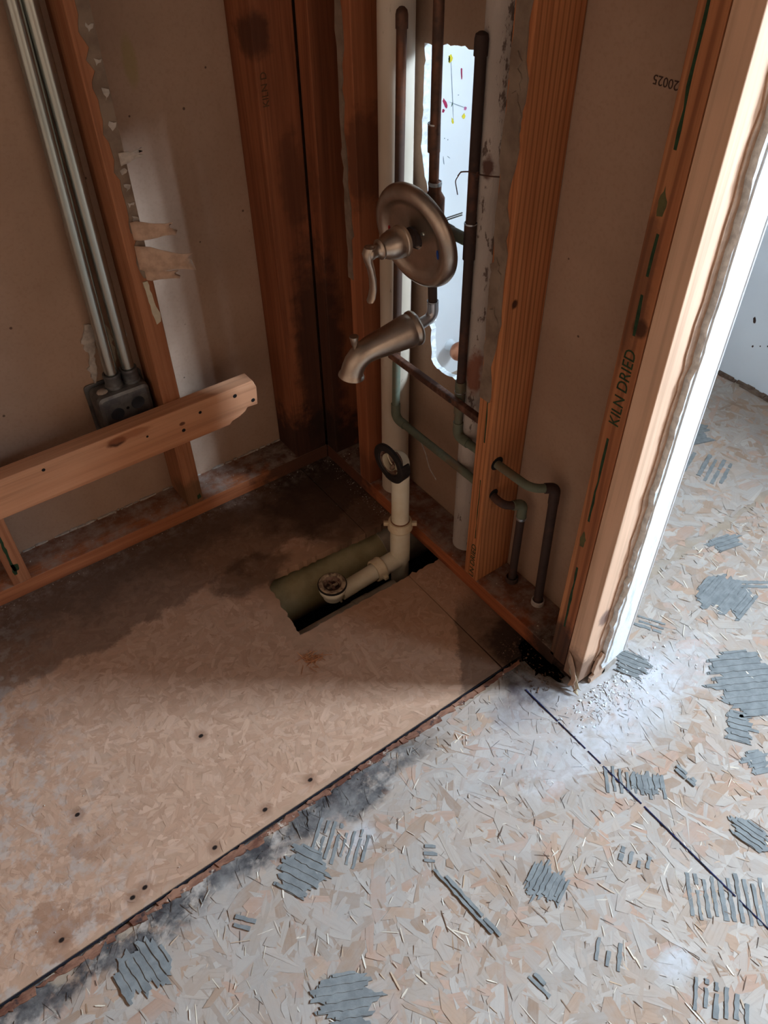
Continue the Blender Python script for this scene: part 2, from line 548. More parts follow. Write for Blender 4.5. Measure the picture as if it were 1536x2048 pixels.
# floor boards: strands carry their own colour in the attribute "fc"
def floor_mat(name, use_attr, base, tub):
    t = T(name, 0.85, 0, 0.2)
    x, y, z = t.sep()
    if use_attr:
        c = t.attr('fc')
        g = t.noise(1, 4, 0.6, 0.3, vec=t.UV, mul=(14, 260, 1))
        c = t.mix(t.math('MULTIPLY', t.ramp(g, 0.45, 0.72), 0.35), c, t.mix(0.5, c, lin(96, 66, 44)))
    else:
        c = t.mix(t.ramp(t.noise(24, 5, 0.65), 0.3, 0.7), base, tuple(k * 0.8 for k in base[:3]) + (1,))
    nz = t.noise(7, 6, 0.62)
    nf = t.noise(34, 5, 0.65)
    if tub:
        # water stain: ragged edged, from the back wall outwards
        e = t.math('ADD', y, t.math('MULTIPLY', t.math('SUBTRACT', nz, 0.5), 0.20))
        e = t.math('ADD', e, t.math('MULTIPLY', t.math('SUBTRACT', nf, 0.5), 0.035))
        e = t.math('ADD', e, t.math('MULTIPLY', x, -0.04))
        k = t.ramp(e, -0.212, -0.190)
        c = t.mix(t.math('MULTIPLY', k, 0.62), c, lin(92, 70, 58))
        k2 = t.ramp(t.math('ADD', e, t.math('MULTIPLY', nf, 0.12)), -0.09, 0.03)
        c = t.mix(t.math('MULTIPLY', k2, 0.55), c, lin(58, 48, 44))
        c = t.mix(t.math('MULTIPLY', t.blob((-0.04, -0.14, 0), (0.20, 0.17, 0.1), 0.3, 12, 0.3), 0.75), c, lin(48, 34, 28))
        c = t.mix(t.math('MULTIPLY', t.blob((-0.36, -0.235, 0), (0.09, 0.05, 0.1), 0.3, 18, 0.2), 0.6), c, lin(62, 46, 38))
        # dark triangular stain at the near right
        e = t.math('ADD', t.math('SUBTRACT', x, t.math('MULTIPLY', t.math('ADD', y, 0.591), 0.72)), t.math('MULTIPLY', t.math('SUBTRACT', nf, 0.5), 0.05))
        k = t.math('MULTIPLY', t.ramp(e, -0.078, -0.066), t.ramp(y, -0.545, -0.60))
        c = t.mix(t.math('MULTIPLY', k, 0.6), c, lin(70, 56, 48))
        c = t.mix(t.math('MULTIPLY', t.blob((-0.02, -0.74, 0), (0.06, 0.09, 0.1), 0.3, 25), 0.85), c, lin(36, 28, 24))
        # grey scuffed streak and brown blotches at far left, pencil grey dust
        c = t.mix(t.math('MULTIPLY', t.math('MULTIPLY', t.ramp(nf, 0.47, 0.62), t.ramp(x, -0.72, -0.95)), 0.5), c, lin(176, 170, 164))
        c = t.mix(t.math('MULTIPLY', t.math('MULTIPLY', t.ramp(nz, 0.52, 0.56), t.ramp(x, -0.80, -0.90)), 0.5), c, lin(136, 96, 72))
        # whitish mottling along the back plate
        kd = t.math('MULTIPLY', t.ramp(t.math('ADD', y, t.math('MULTIPLY', nf, 0.05)), -0.045, 0.02), t.ramp(t.noise(40, 4, 0.7), 0.40, 0.75))
        c = t.mix(t.math('MULTIPLY', kd, 0.5), c, lin(160, 150, 142))
        for px, py in ((-0.626, -0.53), (-0.863, -0.54), (-0.954, -0.717), (-0.842, -0.723), (-0.82, -0.72), (-0.602, -0.722), (-0.511, -0.722), (-0.701, -0.729)):
            c = t.mix(t.math('MULTIPLY', t.blob((px, py, 0), (0.012, 0.012, 0.05), 0.15, 60, 0.5), 0.45), c, lin(110, 70, 48))
            c = t.mix(t.blob((px, py, 0), (0.0045, 0.0035, 0.05), 0.05, 90, 0.3), c, lin(34, 24, 20))
    else:
        # mould along the cut edge
        e = t.math('ADD', y, t.math('MULTIPLY', t.math('SUBTRACT', nz, 0.5), 0.12))
        e = t.math('ADD', e, t.math('MULTIPLY', t.math('SUBTRACT', nf, 0.5), 0.05))
        k = t.math('MULTIPLY', t.ramp(e, -0.824, -0.796), t.ramp(x, -0.22, -0.40))
        k = t.math('MULTIPLY', k, t.ramp(t.noise(16, 5, 0.65, off=(7, 1, 0)), 0.36, 0.52))
        c = t.mix(t.math('MULTIPLY', k, 0.93), c, lin(44, 43, 48))
        c = t.mix(t.math('MULTIPLY', t.blob((-0.03, -0.80, 0), (0.09, 0.065, 0.1), 0.25, 22), 0.92), c, lin(34, 27, 24))
        c = t.mix(t.math('MULTIPLY', t.blob((-0.10, -0.83, 0), (0.07, 0.04, 0.1), 0.3, 22), 0.5), c, lin(74, 62, 70))
        # plaster dust spilled around the wall end
        for cc, rr, a in (((0.07, -0.92, 0), (0.11, 0.075, 0.1), 0.85), ((0.03, -0.985, 0), (0.10, 0.04, 0.1), 0.6), ((-0.11, -0.965, 0), (0.10, 0.035, 0.1), 0.7), ((0.19, -0.95, 0), (0.10, 0.05, 0.1), 0.6), ((-0.13, -0.89, 0), (0.16, 0.06, 0.1), 0.35), ((-0.234, -1.29, 0), (0.026, 0.018, 0.1), 0.9), ((-0.5, -0.86, 0), (0.03, 0.02, 0.1), 0.7)):
            c = t.mix(t.math('MULTIPLY', t.math('MULTIPLY', t.blob(cc, rr, 0.45, 34, 0.5), t.ramp(t.noise(90, 5, 0.7), 0.3, 0.6, 0.55, 1.0)), a * 0.75), c, lin(200, 200, 204))
        c = t.mix(t.math('MULTIPLY', t.ramp(t.noise(9, 6, 0.7, off=(2, 5, 0)), 0.40, 0.66), 0.5), c, lin(164, 158, 152))
    t.bump(nf, 0.25)
    return t.done(c)


OSB_BASE = floor_mat('strand_board_base', False, lin(164, 144, 124), False)
OSB_FLAKE = floor_mat('strand_board_strands', True, None, False)
TUB_BASE = floor_mat('tub_bay_board', False, lin(184, 147, 121), True)
TUB_FLAKE = floor_mat('tub_bay_strands', True, None, True)

# ------------------------------------------------------------------ floor
TH = 0.019
X, Y, Z = (1, 0, 0), (0, 1, 0), (0, 0, 1)


def plate2d(name, loop, z0, z1, m, parent=None):
    v, f = prism_vf(loop, (0, 0, 0), X, Y, Z, z0, z1)
    return mk(name, v, f, m, parent)


# near boards: L shaped round the tub bay, with a rotted bite at the wall end
near = [(-2.2, -0.7535), (-2.2, -3.2), (1.11, -3.2), (1.11, 0.1), (0.105, 0.1), (0.105, -0.72), (0.02, -0.73)]
bite = rough_loop([(0.02, -0.73), (0.012, -0.83), (-0.012, -0.845), (-0.022, -0.815), (-0.045, -0.80), (-0.036, -0.762), (-0.05, -0.7535)], 0.008, 0.004, False)
floor = plate2d('floor', near[:-1] + bite + [(-0.05, -0.7535)], -TH, 0.0, OSB_BASE)
tag(floor, 'rough strand board subfloor with grey mortar residue in front of the tub bay', kind='structure')
# tub bay boards: one wide panel and a narrow strip along the plumbing wall, cut away round the drain
edge = rough_loop([(-0.083, -0.4475), (-0.359, -0.443), (-0.343, -0.285), (-0.322, -0.268), (-0.083, -0.283)], 0.007, 0.0014, False)
pa = [(-2.2, 0.09), (-2.2, -0.747), (-0.084, -0.747)] + edge + [(-0.083, -0.283), (-0.083, 0.09)]
panel = plate2d('subfloor_panel', pa, -TH, 0.0, TUB_BASE, floor)
e2 = rough_loop([(0.105, -0.447), (-0.082, -0.447)], 0.006, 0.0018, False) + [(-0.082, -0.447)]
plate2d('subfloor_panel', [(-0.081, -0.747), (-0.03, -0.747), (-0.022, -0.725), (0.0, -0.715), (0.105, -0.715)] + e2, -TH, 0.0, TUB_BASE, floor)
e3 = rough_loop([(-0.081, -0.284), (0.105, -0.287)], 0.006, 0.0015, False) + [(0.105, -0.287)]
plate2d('subfloor_panel', [(-0.081, 0.1)] + e3 + [(0.105, 0.1)], -TH, 0.0, TUB_BASE, floor)


def strands(name, n, region, lmin, lmax, wmin, wmax, pal, zmax, m, parent, holes=(), tilt=0.0007, ang=None):
    """thin wood strands lying on a board, every strand a small tilted quad of its own colour"""
    x0, x1, y0, y1 = region
    cx = rng.uniform(x0, x1, n)
    cy = rng.uniform(y0, y1, n)
    L = rng.uniform(lmin, lmax, n) * rng.uniform(0.5, 1.0, n)
    W = rng.uniform(wmin, wmax, n)
    a = rng.uniform(0, math.pi, n) if ang is None else rng.normal(ang[0], ang[1], n)
    ok = np.ones(n, bool)
    for (hx0, hx1, hy0, hy1) in holes:
        ok &= ~((cx + L / 2 > hx0) & (cx - L / 2 < hx1) & (cy + L / 2 > hy0) & (cy - L / 2 < hy1))
    ca, sa = np.cos(a), np.sin(a)
    # keep inside
    ok &= (cx - np.abs(ca) * L / 2 - W * 0.5 > x0) & (cx + np.abs(ca) * L / 2 + W * 0.5 < x1) & (cy - np.abs(sa) * L / 2 - W * 0.5 > y0) & (cy + np.abs(sa) * L / 2 + W * 0.5 < y1)
    cx, cy, L, W, a, ca, sa = [q[ok] for q in (cx, cy, L, W, a, ca, sa)]
    n = len(cx)
    z = rng.uniform(0.0002, zmax, n)
    P = [(-0.5, -0.5), (0.1, -0.56), (0.5, -0.35), (0.56, 0.1), (0.45, 0.5), (-0.2, 0.55), (-0.56, 0.25)]
    k = len(P)
    V = np.zeros((n, k, 3))
    UVs = np.zeros((n, k, 2))
    ou = rng.uniform(0, 40, (n, 2))
    tl = rng.normal(0, tilt, n)
    tw = rng.normal(0, tilt * 0.6, n)
    for i, (u, v) in enumerate(P):
        uu = (u + rng.normal(0, 0.05, n)) * L
        vv = (v + rng.normal(0, 0.09, n)) * W
        V[:, i, 0] = cx + ca * uu - sa * vv
        V[:, i, 1] = cy + sa * uu + ca * vv
        V[:, i, 2] = np.maximum(z + u * tl + v * tw, 0.00015)
        UVs[:, i, 0] = uu + ou[:, 0]
        UVs[:, i, 1] = vv + ou[:, 1]
    me = bpy.data.meshes.new(name)
    me.vertices.add(n * k)
    me.vertices.foreach_set('co', V.ravel())
    me.loops.add(n * k)
    me.loops.foreach_set('vertex_index', np.arange(n * k))
    me.polygons.add(n)
    me.polygons.foreach_set('loop_start', np.arange(n) * k)
    me.polygons.foreach_set('loop_total', np.full(n, k))
    me.update(calc_edges=True)
    uvl = me.uv_layers.new(name='UVMap')
    uvl.data.foreach_set('uv', UVs.ravel())
    pal = np.array([lin(*p) for p in pal])
    ci = rng.integers(0, len(pal), n)
    c = pal[ci].copy()
    c[:, :3] *= rng.uniform(0.92, 1.07, (n, 1))
    at = me.color_attributes.new('fc', 'FLOAT_COLOR', 'CORNER')
    at.data.foreach_set('color', np.repeat(c, k, axis=0).ravel())
    me.materials.append(m)
    o = bpy.data.objects.new(name, me)
    link(o, parent)
    tag(o, kind='stuff')
    return o


NP = [(166, 150, 137), (164, 146, 131), (171, 157, 145), (169, 141, 120), (173, 141, 121), (156, 130, 110), (175, 162, 151), (168, 149, 134), (170, 153, 140), (173, 158, 145)]
HOLE_R = (-0.07, 0.105, -0.87, -0.70)
strands('wood_strands', 20000, (-1.35, 1.10, -1.75, -0.757), 0.04, 0.13, 0.006, 0.026, NP, 0.0016, OSB_FLAKE, floor, [(-0.055, 0.02, -0.85, -0.75), (-0.005, 0.108, -0.895, -0.7)])
strands('wood_strands', 7000, (0.112, 1.10, -0.757, 0.085), 0.04, 0.13, 0.006, 0.026, NP, 0.0016, OSB_FLAKE, floor)
strands('dark_splinters', 3200, (-1.35, 1.10, -1.75, -0.76), 0.008, 0.034, 0.0005, 0.0014, [(90, 64, 48), (70, 50, 40), (130, 98, 74)], 0.0026, OSB_FLAKE, floor, [(-0.055, 0.108, -0.895, -0.7)], ang=(1.3, 0.55))
strands('pale_splinters', 2600, (-1.35, 1.10, -1.75, -0.76), 0.010, 0.036, 0.0008, 0.0024, [(216, 200, 178), (222, 208, 190), (190, 160, 132)], 0.0032, OSB_FLAKE, floor, [(-0.055, 0.108, -0.895, -0.7)], ang=(1.3, 0.55))
TP = [(184, 147, 122), (180, 142, 117), (189, 153, 129), (176, 138, 113), (187, 151, 126)]
strands('board_strands', 9000, (-1.35, -0.085, -0.745, -0.005), 0.018, 0.06, 0.004, 0.014, TP, 0.0004, TUB_FLAKE, floor, [(-0.37, -0.08, -0.455, -0.26)], tilt=0.0002)
strands('board_strands', 1100, (-0.079, -0.002, -0.71, -0.452), 0.012, 0.04, 0.004, 0.010, TP, 0.0004, TUB_FLAKE, floor, [(-0.08, 0.01, -0.75, -0.705)], tilt=0.0002)
strands('board_strands', 900, (-0.079, -0.002, -0.28, -0.004), 0.012, 0.04, 0.004, 0.010, TP, 0.0004, TUB_FLAKE, floor, tilt=0.0002)

# splintered strip of old flooring left along the cut edge
a = Acc()
x = -2.1
while x < -0.07:
    L = random.uniform(0.012, 0.05)
    yy = -0.7535 - random.uniform(0.0, 0.003)
    wd = random.uniform(0.006, 0.015)
    h = random.uniform(0.0015, 0.005)
    lp = rough_loop([(x, yy), (x + L, yy), (x + L * 0.95, yy - wd), (x + L * 0.1, yy - wd * random.uniform(0.5, 1))], 0.006, 0.0012)
    a.add(*prism_vf(lp, (0, 0, 0), X, Y, Z, -0.001, h))
    x += L * random.uniform(0.55, 1.0)
t = T('splintered_edge', 0.9)
c = t.mix(t.ramp(t.noise(30, 5, 0.7, mul=(0.4, 1, 1)), 0.35, 0.62), lin(150, 108, 86), lin(96, 58, 44))
c = t.mix(t.math('MULTIPLY', t.ramp(t.noise(45, 4, 0.7), 0.55, 0.65), 0.8), c, lin(50, 42, 44))
c = t.mix(t.math('MULTIPLY', t.ramp(t.noise(40, 4, 0.7, off=(3, 3, 3)), 0.6, 0.68), 0.6), c, lin(206, 190, 172))
o = a.build('splintered_edge', t.done(c), floor)
tag(o, kind='stuff')
# blue chalk line, snapped along the floor in broken dashes
a = Acc()
y = -0.812
while y > -1.7:
    L = random.uniform(0.03, 0.11)
    wd = random.uniform(0.0007, 0.0012)
    a.add(*box_vf(-0.0815 - wd, -0.0815 + wd, y - L, y, 0.0005, 0.0034))
    y -= L + random.choice([0.0, 0.0, 0.002, 0.006])
a.build('chalk_line', BLUE_INK, floor)
a = Acc()
for i in range(24):
    x0 = -1.1 + i * 0.043
    a.add(*box_vf(x0, x0 + 0.0425, -0.7510, -0.7492, -0.002, 0.0010))
a.build('chalk_line', plain('dark_seam', lin(24, 24, 36), 0.9), floor)


# mortar residue: combed ridges and smeared lumps
def mortar(cx, cy, ang, nr, length, gap, wid, h=0.0026, sheet=False, cover=0.9):
    a = Acc()
    ca, sa = math.cos(ang), math.sin(ang)
    u, v = (ca, sa, 0), (-sa, ca, 0)
    if sheet:
        # trowelled smear: ridges run together, ends ragged
        p0, e0 = -length * 0.45, length * 0.45
        rows = []
        for i in range(nr * 2 + 1):
            k = math.sqrt(max(0.12, 1 - (i / nr - 1) ** 2))
            p0 = 0.45 * p0 + 0.55 * (-length * 0.5 * k * random.uniform(0.35, 1.15))
            e0 = 0.45 * e0 + 0.55 * (length * 0.5 * k * random.uniform(0.35, 1.15))
            rows.append((p0, e0, (i / 2 - nr / 2) * gap))
        lp = []
        for p, e, o_ in rows:
            lp += [(e + random.gauss(0, 0.003), o_ - gap * 0.25), (e + random.gauss(0, 0.003), o_ + gap * 0.2)]
        for p, e, o_ in reversed(rows):
            lp += [(p + random.gauss(0, 0.003), o_ + gap * 0.2), (p + random.gauss(0, 0.003), o_ - gap * 0.25)]
        a.add(*prism_vf(lp, (cx, cy, 0), u, v, Z, -0.001, h))
        for p, e, o_ in rows[::2]:
            ns = max(3, int((e - p) / 0.008))
            if e - p < 0.012:
                continue
            q = []
            for j in range(ns + 1):
                q.append((p + 0.004 + (e - p - 0.008) * j / ns, o_ - wid * 0.28 + random.gauss(0, 0.0007)))
            for j in range(ns, -1, -1):
                q.append((p + 0.004 + (e - p - 0.008) * j / ns, o_ + wid * 0.28 + random.gauss(0, 0.0007)))
            a.add(*prism_vf(q, (cx, cy, 0), u, v, Z, h - 0.0004, h + random.uniform(0.0006, 0.0016)))
        return a.build('mortar_residue', MORTAR, floor)
    for i in range(nr):
        if random.random() > cover:
            continue
        off = (i - (nr - 1) / 2) * gap
        k = math.sqrt(max(0.15, 1 - (2 * off / (nr * gap + 1e-6)) ** 2)) if sheet else 1
        p = -length * 0.5 * k * random.uniform(0.6, 1.0)
        end = length * 0.5 * k * random.uniform(0.6, 1.0)
        while p < end:
            L = min(random.uniform(0.4, 1.0) * length, end - p)
            if L < 0.006:
                break
            w_ = wid * random.uniform(0.7, 1.15)
            lp = []
            ns = max(3, int(L / 0.006))
            for j in range(ns + 1):
                lp.append((p + L * j / ns, off - w_ / 2 + random.gauss(0, 0.0006)))
            for j in range(ns, -1, -1):
                lp.append((p + L * j / ns, off + w_ / 2 + random.gauss(0, 0.0006)))
            a.add(*prism_vf(lp, (cx, cy, 0), u, v, Z, -0.001, h + (0.0016 if sheet else 0) + random.uniform(-0.0004, 0.0006)))
            p += L + random.uniform(0.002, 0.012)
    return a.build('mortar_residue', MORTAR, floor)


R_ = math.radians
mortar(-0.605, -0.847, R_(-62), 6, 0.10, 0.012, 0.008, 0.0034, True)
mortar(-0.870, -0.832, R_(-83), 6, 0.10, 0.012, 0.008, 0.0036, True)
mortar(-0.650, -1.040, R_(-28), 6, 0.12, 0.011, 0.007, 0.004, True)
mortar(-0.303, -1.093, R_(20), 7, 0.085, 0.008, 0.006, 0.003, True)
mortar(-0.530, -0.846, R_(40), 8, 0.075, 0.012, 0.005, 0.0026, False, 0.95)
mortar(-0.060, -1.062, R_(48), 9, 0.06, 0.012, 0.006, 0.0026, False, 1.0)
mortar(-0.045, -1.075, R_(48), 5, 0.05, 0.010, 0.007, 0.003, True)
mortar(-0.085, -1.285, R_(46), 12, 0.085, 0.0125, 0.0065, 0.0026, False, 1.0)
mortar(0.420, -0.893, R_(10), 7, 0.15, 0.014, 0.009, 0.003, True)
mortar(0.500, -0.915, R_(-38), 2, 0.16, 0.012, 0.007, 0.0026)
mortar(0.275, -1.055, R_(-30), 10, 0.19, 0.014, 0.010, 0.003, True)
mortar(0.175, -1.10, R_(-55), 5, 0.08, 0.012, 0.008, 0.003, True)
mortar(0.73, -0.60, R_(20), 7, 0.12, 0.018, 0.010, 0.0026, False, 0.9)
mortar(0.82, -0.50, R_(-20), 5, 0.12, 0.016, 0.010, 0.0026, True)
mortar(0.125, -0.895, R_(-66), 5, 0.09, 0.010, 0.007, 0.003, True)
mortar(-0.424, -1.046, R_(-85), 2, 0.15, 0.007, 0.005, 0.0045)
mortar(-0.585, -1.005, R_(-84), 1, 0.115, 0.007, 0.006, 0.005)
mortar(0.020, -1.105, R_(-88), 2, 0.05, 0.007, 0.006, 0.0045)
mortar(0.022, -1.235, R_(-80), 4, 0.08, 0.009, 0.007, 0.0036, True)
mortar(0.55, -0.797, R_(-14), 3, 0.11, 0.011, 0.008, 0.003, True)
mortar(0.232, -0.85, R_(-60), 3, 0.07, 0.012, 0.006, 0.0026)
mortar(0.141, -1.164, R_(-25), 4, 0.06, 0.010, 0.008, 0.003, True)
mortar(-0.412, -1.19, R_(-80), 2, 0.045, 0.008, 0.006, 0.0036)
mortar(-0.42, -0.95, R_(-40), 3, 0.03, 0.012, 0.006, 0.003, False, 0.8)
mortar(-0.16, -1.15, R_(30), 4, 0.03, 0.014, 0.006, 0.003, False, 0.8)
mortar(-0.30, -1.22, R_(35), 3, 0.05, 0.016, 0.005, 0.003, False, 0.8)
mortar(-0.72, -0.86, R_(-50), 2, 0.04, 0.012, 0.006, 0.0036)
mortar(-0.22, -1.36, R_(35), 6, 0.05, 0.014, 0.006, 0.003, False, 0.8)

# crawl space
box('crawl_space_ground', -2.4, 1.3, -3.4, 0.4, -0.62, -0.58, EARTH, None, 0)
tag(bpy.data.objects['crawl_space_ground'], kind='structure')
for nm, b in (('crawl_space_light_block', (-2.4, 1.3, 0.35, 0.4, -0.6, -0.02)), ('crawl_space_light_block', (-2.4, 1.3, -3.4, -3.35, -0.6, -0.02)), ('crawl_space_light_block', (1.25, 1.3, -3.4, 0.4, -0.6, -0.02)), ('crawl_space_light_block', (-2.4, -2.35, -3.4, 0.4, -0.6, -0.02))):
    tag(box(nm, *b, EARTH, None, 0), kind='structure')  # unseen sides, added to keep sky light out below the floor
box('light_leak_filler', 0.0925, 0.13, -0.48, -0.116, -0.2, -0.0195, W_DARK, floor)  # hidden piece added to stop light leaking in under the wall
box('light_leak_filler', 0.0895, 0.1048, -0.4462, -0.288, -0.0195, -0.0002, W_DARK, floor, 0)  # filler added over the floor gap that let light through
joist = box('floor_joist', -2.2, 1.1, -0.52, -0.482, -0.255, -0.0195, W_DARK, floor)
joist = box('floor_joist', -2.2, 1.1, -0.115, -0.077, -0.255, -0.0195, W_DARK, floor)

# ------------------------------------------------------------------ left wall
HW = 2.4
wl = box('wall_left', -2.2, 0.089, 0.0895, 0.1015, 0.001, HW, PAPER, None, 0)
tag(wl, 'brown paper back of the drywall behind the open studs of the left wall', kind='structure')
box('sole_plate', -2.2, -0.0005, 0.0, 0.089, 0.0005, 0.038, W_PLATE_L, wl)
st_far = box('stud', -0.788, -0.750, 0.0, 0.089, 0.038, HW, W_STUD, wl)
st = box('stud', -0.383, -0.345, 0.0, 0.089, 0.038, HW, W_STUD, wl)
post = box('corner_stud', -0.086, -0.003, 0.0, 0.089, 0.038, HW, W_POST, wl, sh=(0.001, 0))
tag(post, 'wide dark knotty corner stud, blackened at its foot')
# nail heads, stamp and ink on these studs
text('grade_stamp', 'KILN D', 0.018, (-0.066, 0, 0.842), Z, (-1, 0, 0), plain('faded_stamp', lin(96, 70, 46), 0.8), post)
patch('ink_mark', [(-0.789 + 0.012, 0.065), (-0.789 + 0.018, 0.065), (-0.789 + 0.020, 0.2), (-0.789 + 0.014, 0.2)], (0, 0, 0), X, Z, (0, -1, 0), 0.0003, GREEN_INK, st_far, 0.01, 0.0008)
patch('ink_mark', [(-0.775, 0.075), (-0.765, 0.075), (-0.763, 0.092), (-0.776, 0.095)], (0, 0, 0), X, Z, (0, -1, 0), 0.0003, GREEN_INK, st_far, 0.004, 0.001)
patch('ink_mark', [(-0.358, 0.048), (-0.349, 0.05), (-0.350, 0.064), (-0.358, 0.060)], (0, 0, 0), X, Z, (0, -1, 0), 0.0003, GREEN_INK, st, 0.004, 0.001)
# old adhesive on the front of the middle left stud
mud = [(-0.3455, 1.5), (-0.3455, 0.60), (-0.362, 0.605)]
z = 0.62
while z < 1.5:
    mud.append((-0.364 - 0.004 * (z > 0.8) + random.gauss(0, 0.0026), z))
    z += random.uniform(0.008, 0.022)
v, f = prism_vf(mud, (0, 0, 0), X, Z, (0, -1, 0), -0.0004, 0.0018)
mk('adhesive_smear', v, f, MUD, st)
for zc, k_ in ((0.905, 1.5), (0.955, 0.8), (0.86, 1.2), (0.79, 0.6), (0.762, 1.0), (0.70, 1.6), (0.735, 0.7), (1.0, 1.0)):
    patch('adhesive_fleck', [(-0.360 + 0.003 * k_, zc), (-0.350, zc + 0.004 * k_), (-0.347, zc + 0.010 * k_), (-0.361 + 0.002 * k_, zc + 0.013 * k_)], (0, 0, 0), X, Z, (0, -1, 0), 0.0032, PAPER_GY, st, 0.004, 0.0018)
patch('caulk_streak', [(-0.366, 0.598), (-0.357, 0.598), (-0.352, 0.545), (-0.347, 0.53), (-0.349, 0.512), (-0.358, 0.508), (-0.362, 0.54)], (0, 0, 0), X, Z, (0, -1, 0), 0.0022, CAULK, st, 0.008, 0.0008)


def flap(name, p0, p1, wid, out, droop, m, parent, curl=0.3, n=9, k=5):
    """torn paper flap: starts along the stud, bends away from the wall and curls"""
    p0, p1 = Vector(p0), Vector(p1)
    vs, fs = [], []
    for i in range(n):
        s = i / (n - 1)
        for j in range(k):
            q = j / (k - 1)
            base = p0.lerp(p1, s)
            zz = (q - 0.5) * wid * (1 - 0.35 * s + 0.12 * math.sin(7 * s))
            if i == n - 1:
                base = base + Vector((random.uniform(-0.012, 0.004), 0, 0))
            y = -out * math.sin(s * math.pi * 0.6) - curl * wid * (2 * (q - 0.5)) ** 2 * s
            vs.append((base.x, base.y + y, base.z + zz - droop * s * s + random.gauss(0, 0.0008)))
    for i in range(n - 1):
        for j in range(k - 1):
            fs.append((i * k + j, (i + 1) * k + j, (i + 1) * k + j + 1, i * k + j + 1))
    o = mk(name, vs, fs, m, parent, smooth=True)
    s = o.modifiers.new('thick', 'SOLIDIFY')
    s.thickness = 0.0006
    return o


flap('torn_paper', (-0.366, -0.0025, 0.645), (-0.272, -0.004, 0.632), 0.046, 0.022, 0.008, PAPER_LT, st, 0.25)
flap('torn_paper', (-0.364, -0.0025, 0.694), (-0.292, -0.004, 0.694), 0.032, 0.018, 0.003, PAPER_LT, st, 0.3)
flap('torn_paper', (-0.358, -0.0025, 0.612), (-0.300, -0.002, 0.605), 0.022, 0.012, 0.004, PAPER_LT, st, 0.3)
flap('torn_paper', (-0.356, -0.0025, 0.815), (-0.318, 0.0, 0.822), 0.018, 0.008, 0.0, PAPER_GY, st, 0.2)
# gouged paper behind the conduits
tear = patch('torn_paper', [(-0.487, 0.405), (-0.478, 0.44), (-0.486, 0.47), (-0.470, 0.505), (-0.455, 0.50), (-0.462, 0.46), (-0.470, 0.41), (-0.484, 0.372)], (0, 0.0895, 0), X, Z, (0, -1, 0), 0.004, PAPER_GY, wl, 0.006, 0.002)
patch('torn_paper', [(-0.450, 0.40), (-0.452, 0.47), (-0.440, 0.51), (-0.425, 0.475), (-0.428, 0.42), (-0.436, 0.395)], (0, 0.0895, 0), X, Z, (0, -1, 0), 0.003, CAULK, wl, 0.006, 0.002)
patch('torn_paper', [(-0.408, 0.43), (-0.398, 0.445), (-0.396, 0.47), (-0.404, 0.485), (-0.412, 0.51), (-0.412, 0.46)], (0, 0.0895, 0), X, Z, (0, -1, 0), 0.004, PAPER_GY, wl, 0.006, 0.002)
# paper fibres along the bottom edge of the sheet
a = Acc()
for i in range(90):
    x0 = random.uniform(-0.8, -0.1)
    L = random.uniform(0.004, 0.02)
    a.add(*box_vf(x0, x0 + L, 0.0885 - random.uniform(0.001, 0.004), 0.0893, 0.038, 0.038 + random.uniform(0.001, 0.005)))
tag(a.build('paper_fray', PAPER_GY, wl), kind='stuff')

# ------------------------------------------------------------------ plumbing wall (right)
outer = [(-0.865, 0.001), (0.088, 0.001), (0.088, HW), (-0.865, HW)]
hole = [(-0.245, 0.965), (-0.245, 0.90), (-0.243, 0.80), (-0.252, 0.768), (-0.266, 0.73), (-0.278, 0.60), (-0.286, 0.455), (-0.290, 0.405), (-0.309, 0.392), (-0.366, 0.396), (-0.43, 0.415), (-0.452, 0.45), (-0.455, 0.7), (-0.45, 0.99), (-0.367, 0.978), (-0.30, 0.974)]
hole = rough_loop(hole, 0.008, 0.0016)
wr = slab_hole('wall_right', outer, hole, (0, 0, 0), Y, Z, X, 0.0895, 0.1015, PAPER)
tag(wr, 'brown paper back of the drywall behind the plumbing, with a ragged tall opening', kind='structure')
wr.data.materials.append(WHITE)
for p in wr.data.polygons:
    if p.normal.x > 0.9:
        p.material_index = 1
wr.data.materials.append(GYPSUM)
for p in wr.data.polygons:
    if abs(p.normal.x) < 0.5:
        p.material_index = 2
box('sole_plate', 0.0, 0.089, -0.800, 0.0, 0.0005, 0.038, W_PLATE_R, wr)
# rotted splintered end of the plate
a = Acc()
for i in range(16):
    y0 = -0.800 + random.uniform(-0.004, 0.012)
    x0 = random.uniform(0.001, 0.07)
    L = random.uniform(0.02, 0.062) * (1 if x0 < 0.05 else 0.8)
    z0 = random.uniform(0.001, 0.02)
    vv = [(x0, y0, z0), (x0 + random.uniform(0.004, 0.012), y0, z0), (x0 + 0.004, y0 - L, z0 * 0.6), (x0, y0, z0 + 0.012), (x0 + 0.008, y0, z0 + 0.014), (x0 + 0.003, y0 - L, z0 * 0.6 + 0.003)]
    a.add(vv, [(0, 2, 1), (3, 4, 5), (0, 1, 4, 3), (1, 2, 5, 4), (2, 0, 3, 5)])
a.build('rotten_plate_end', W_DARK, wr)
for y0, y1, zt in ((-0.833, -0.79, 0.026), (-0.862, -0.83, 0.012)):
    lp = rough_loop([(0.001, y1), (0.006, y0), (0.03, y0 + 0.004), (0.085, y0), (0.088, y1)], 0.008, 0.002)
    plate2d('rotten_plate_end', lp, 0.0005, zt, W_DARK, wr)
stc = box('stud', 0.0, 0.089, -0.043, -0.003, 0.038, HW, W_POST, wr)
stm = box('stud', 0.0, 0.089, -0.186, -0.147, 0.038, HW, W_MID, wr, sh=(0, 0.04))
sto = box('stud', 0.0, 0.089, -0.571, -0.533, 0.038, HW, W_ORANGE, wr, sh=(0, 0.004))
tag(sto, 'orange ring-grained stud drilled for two copper pipes')
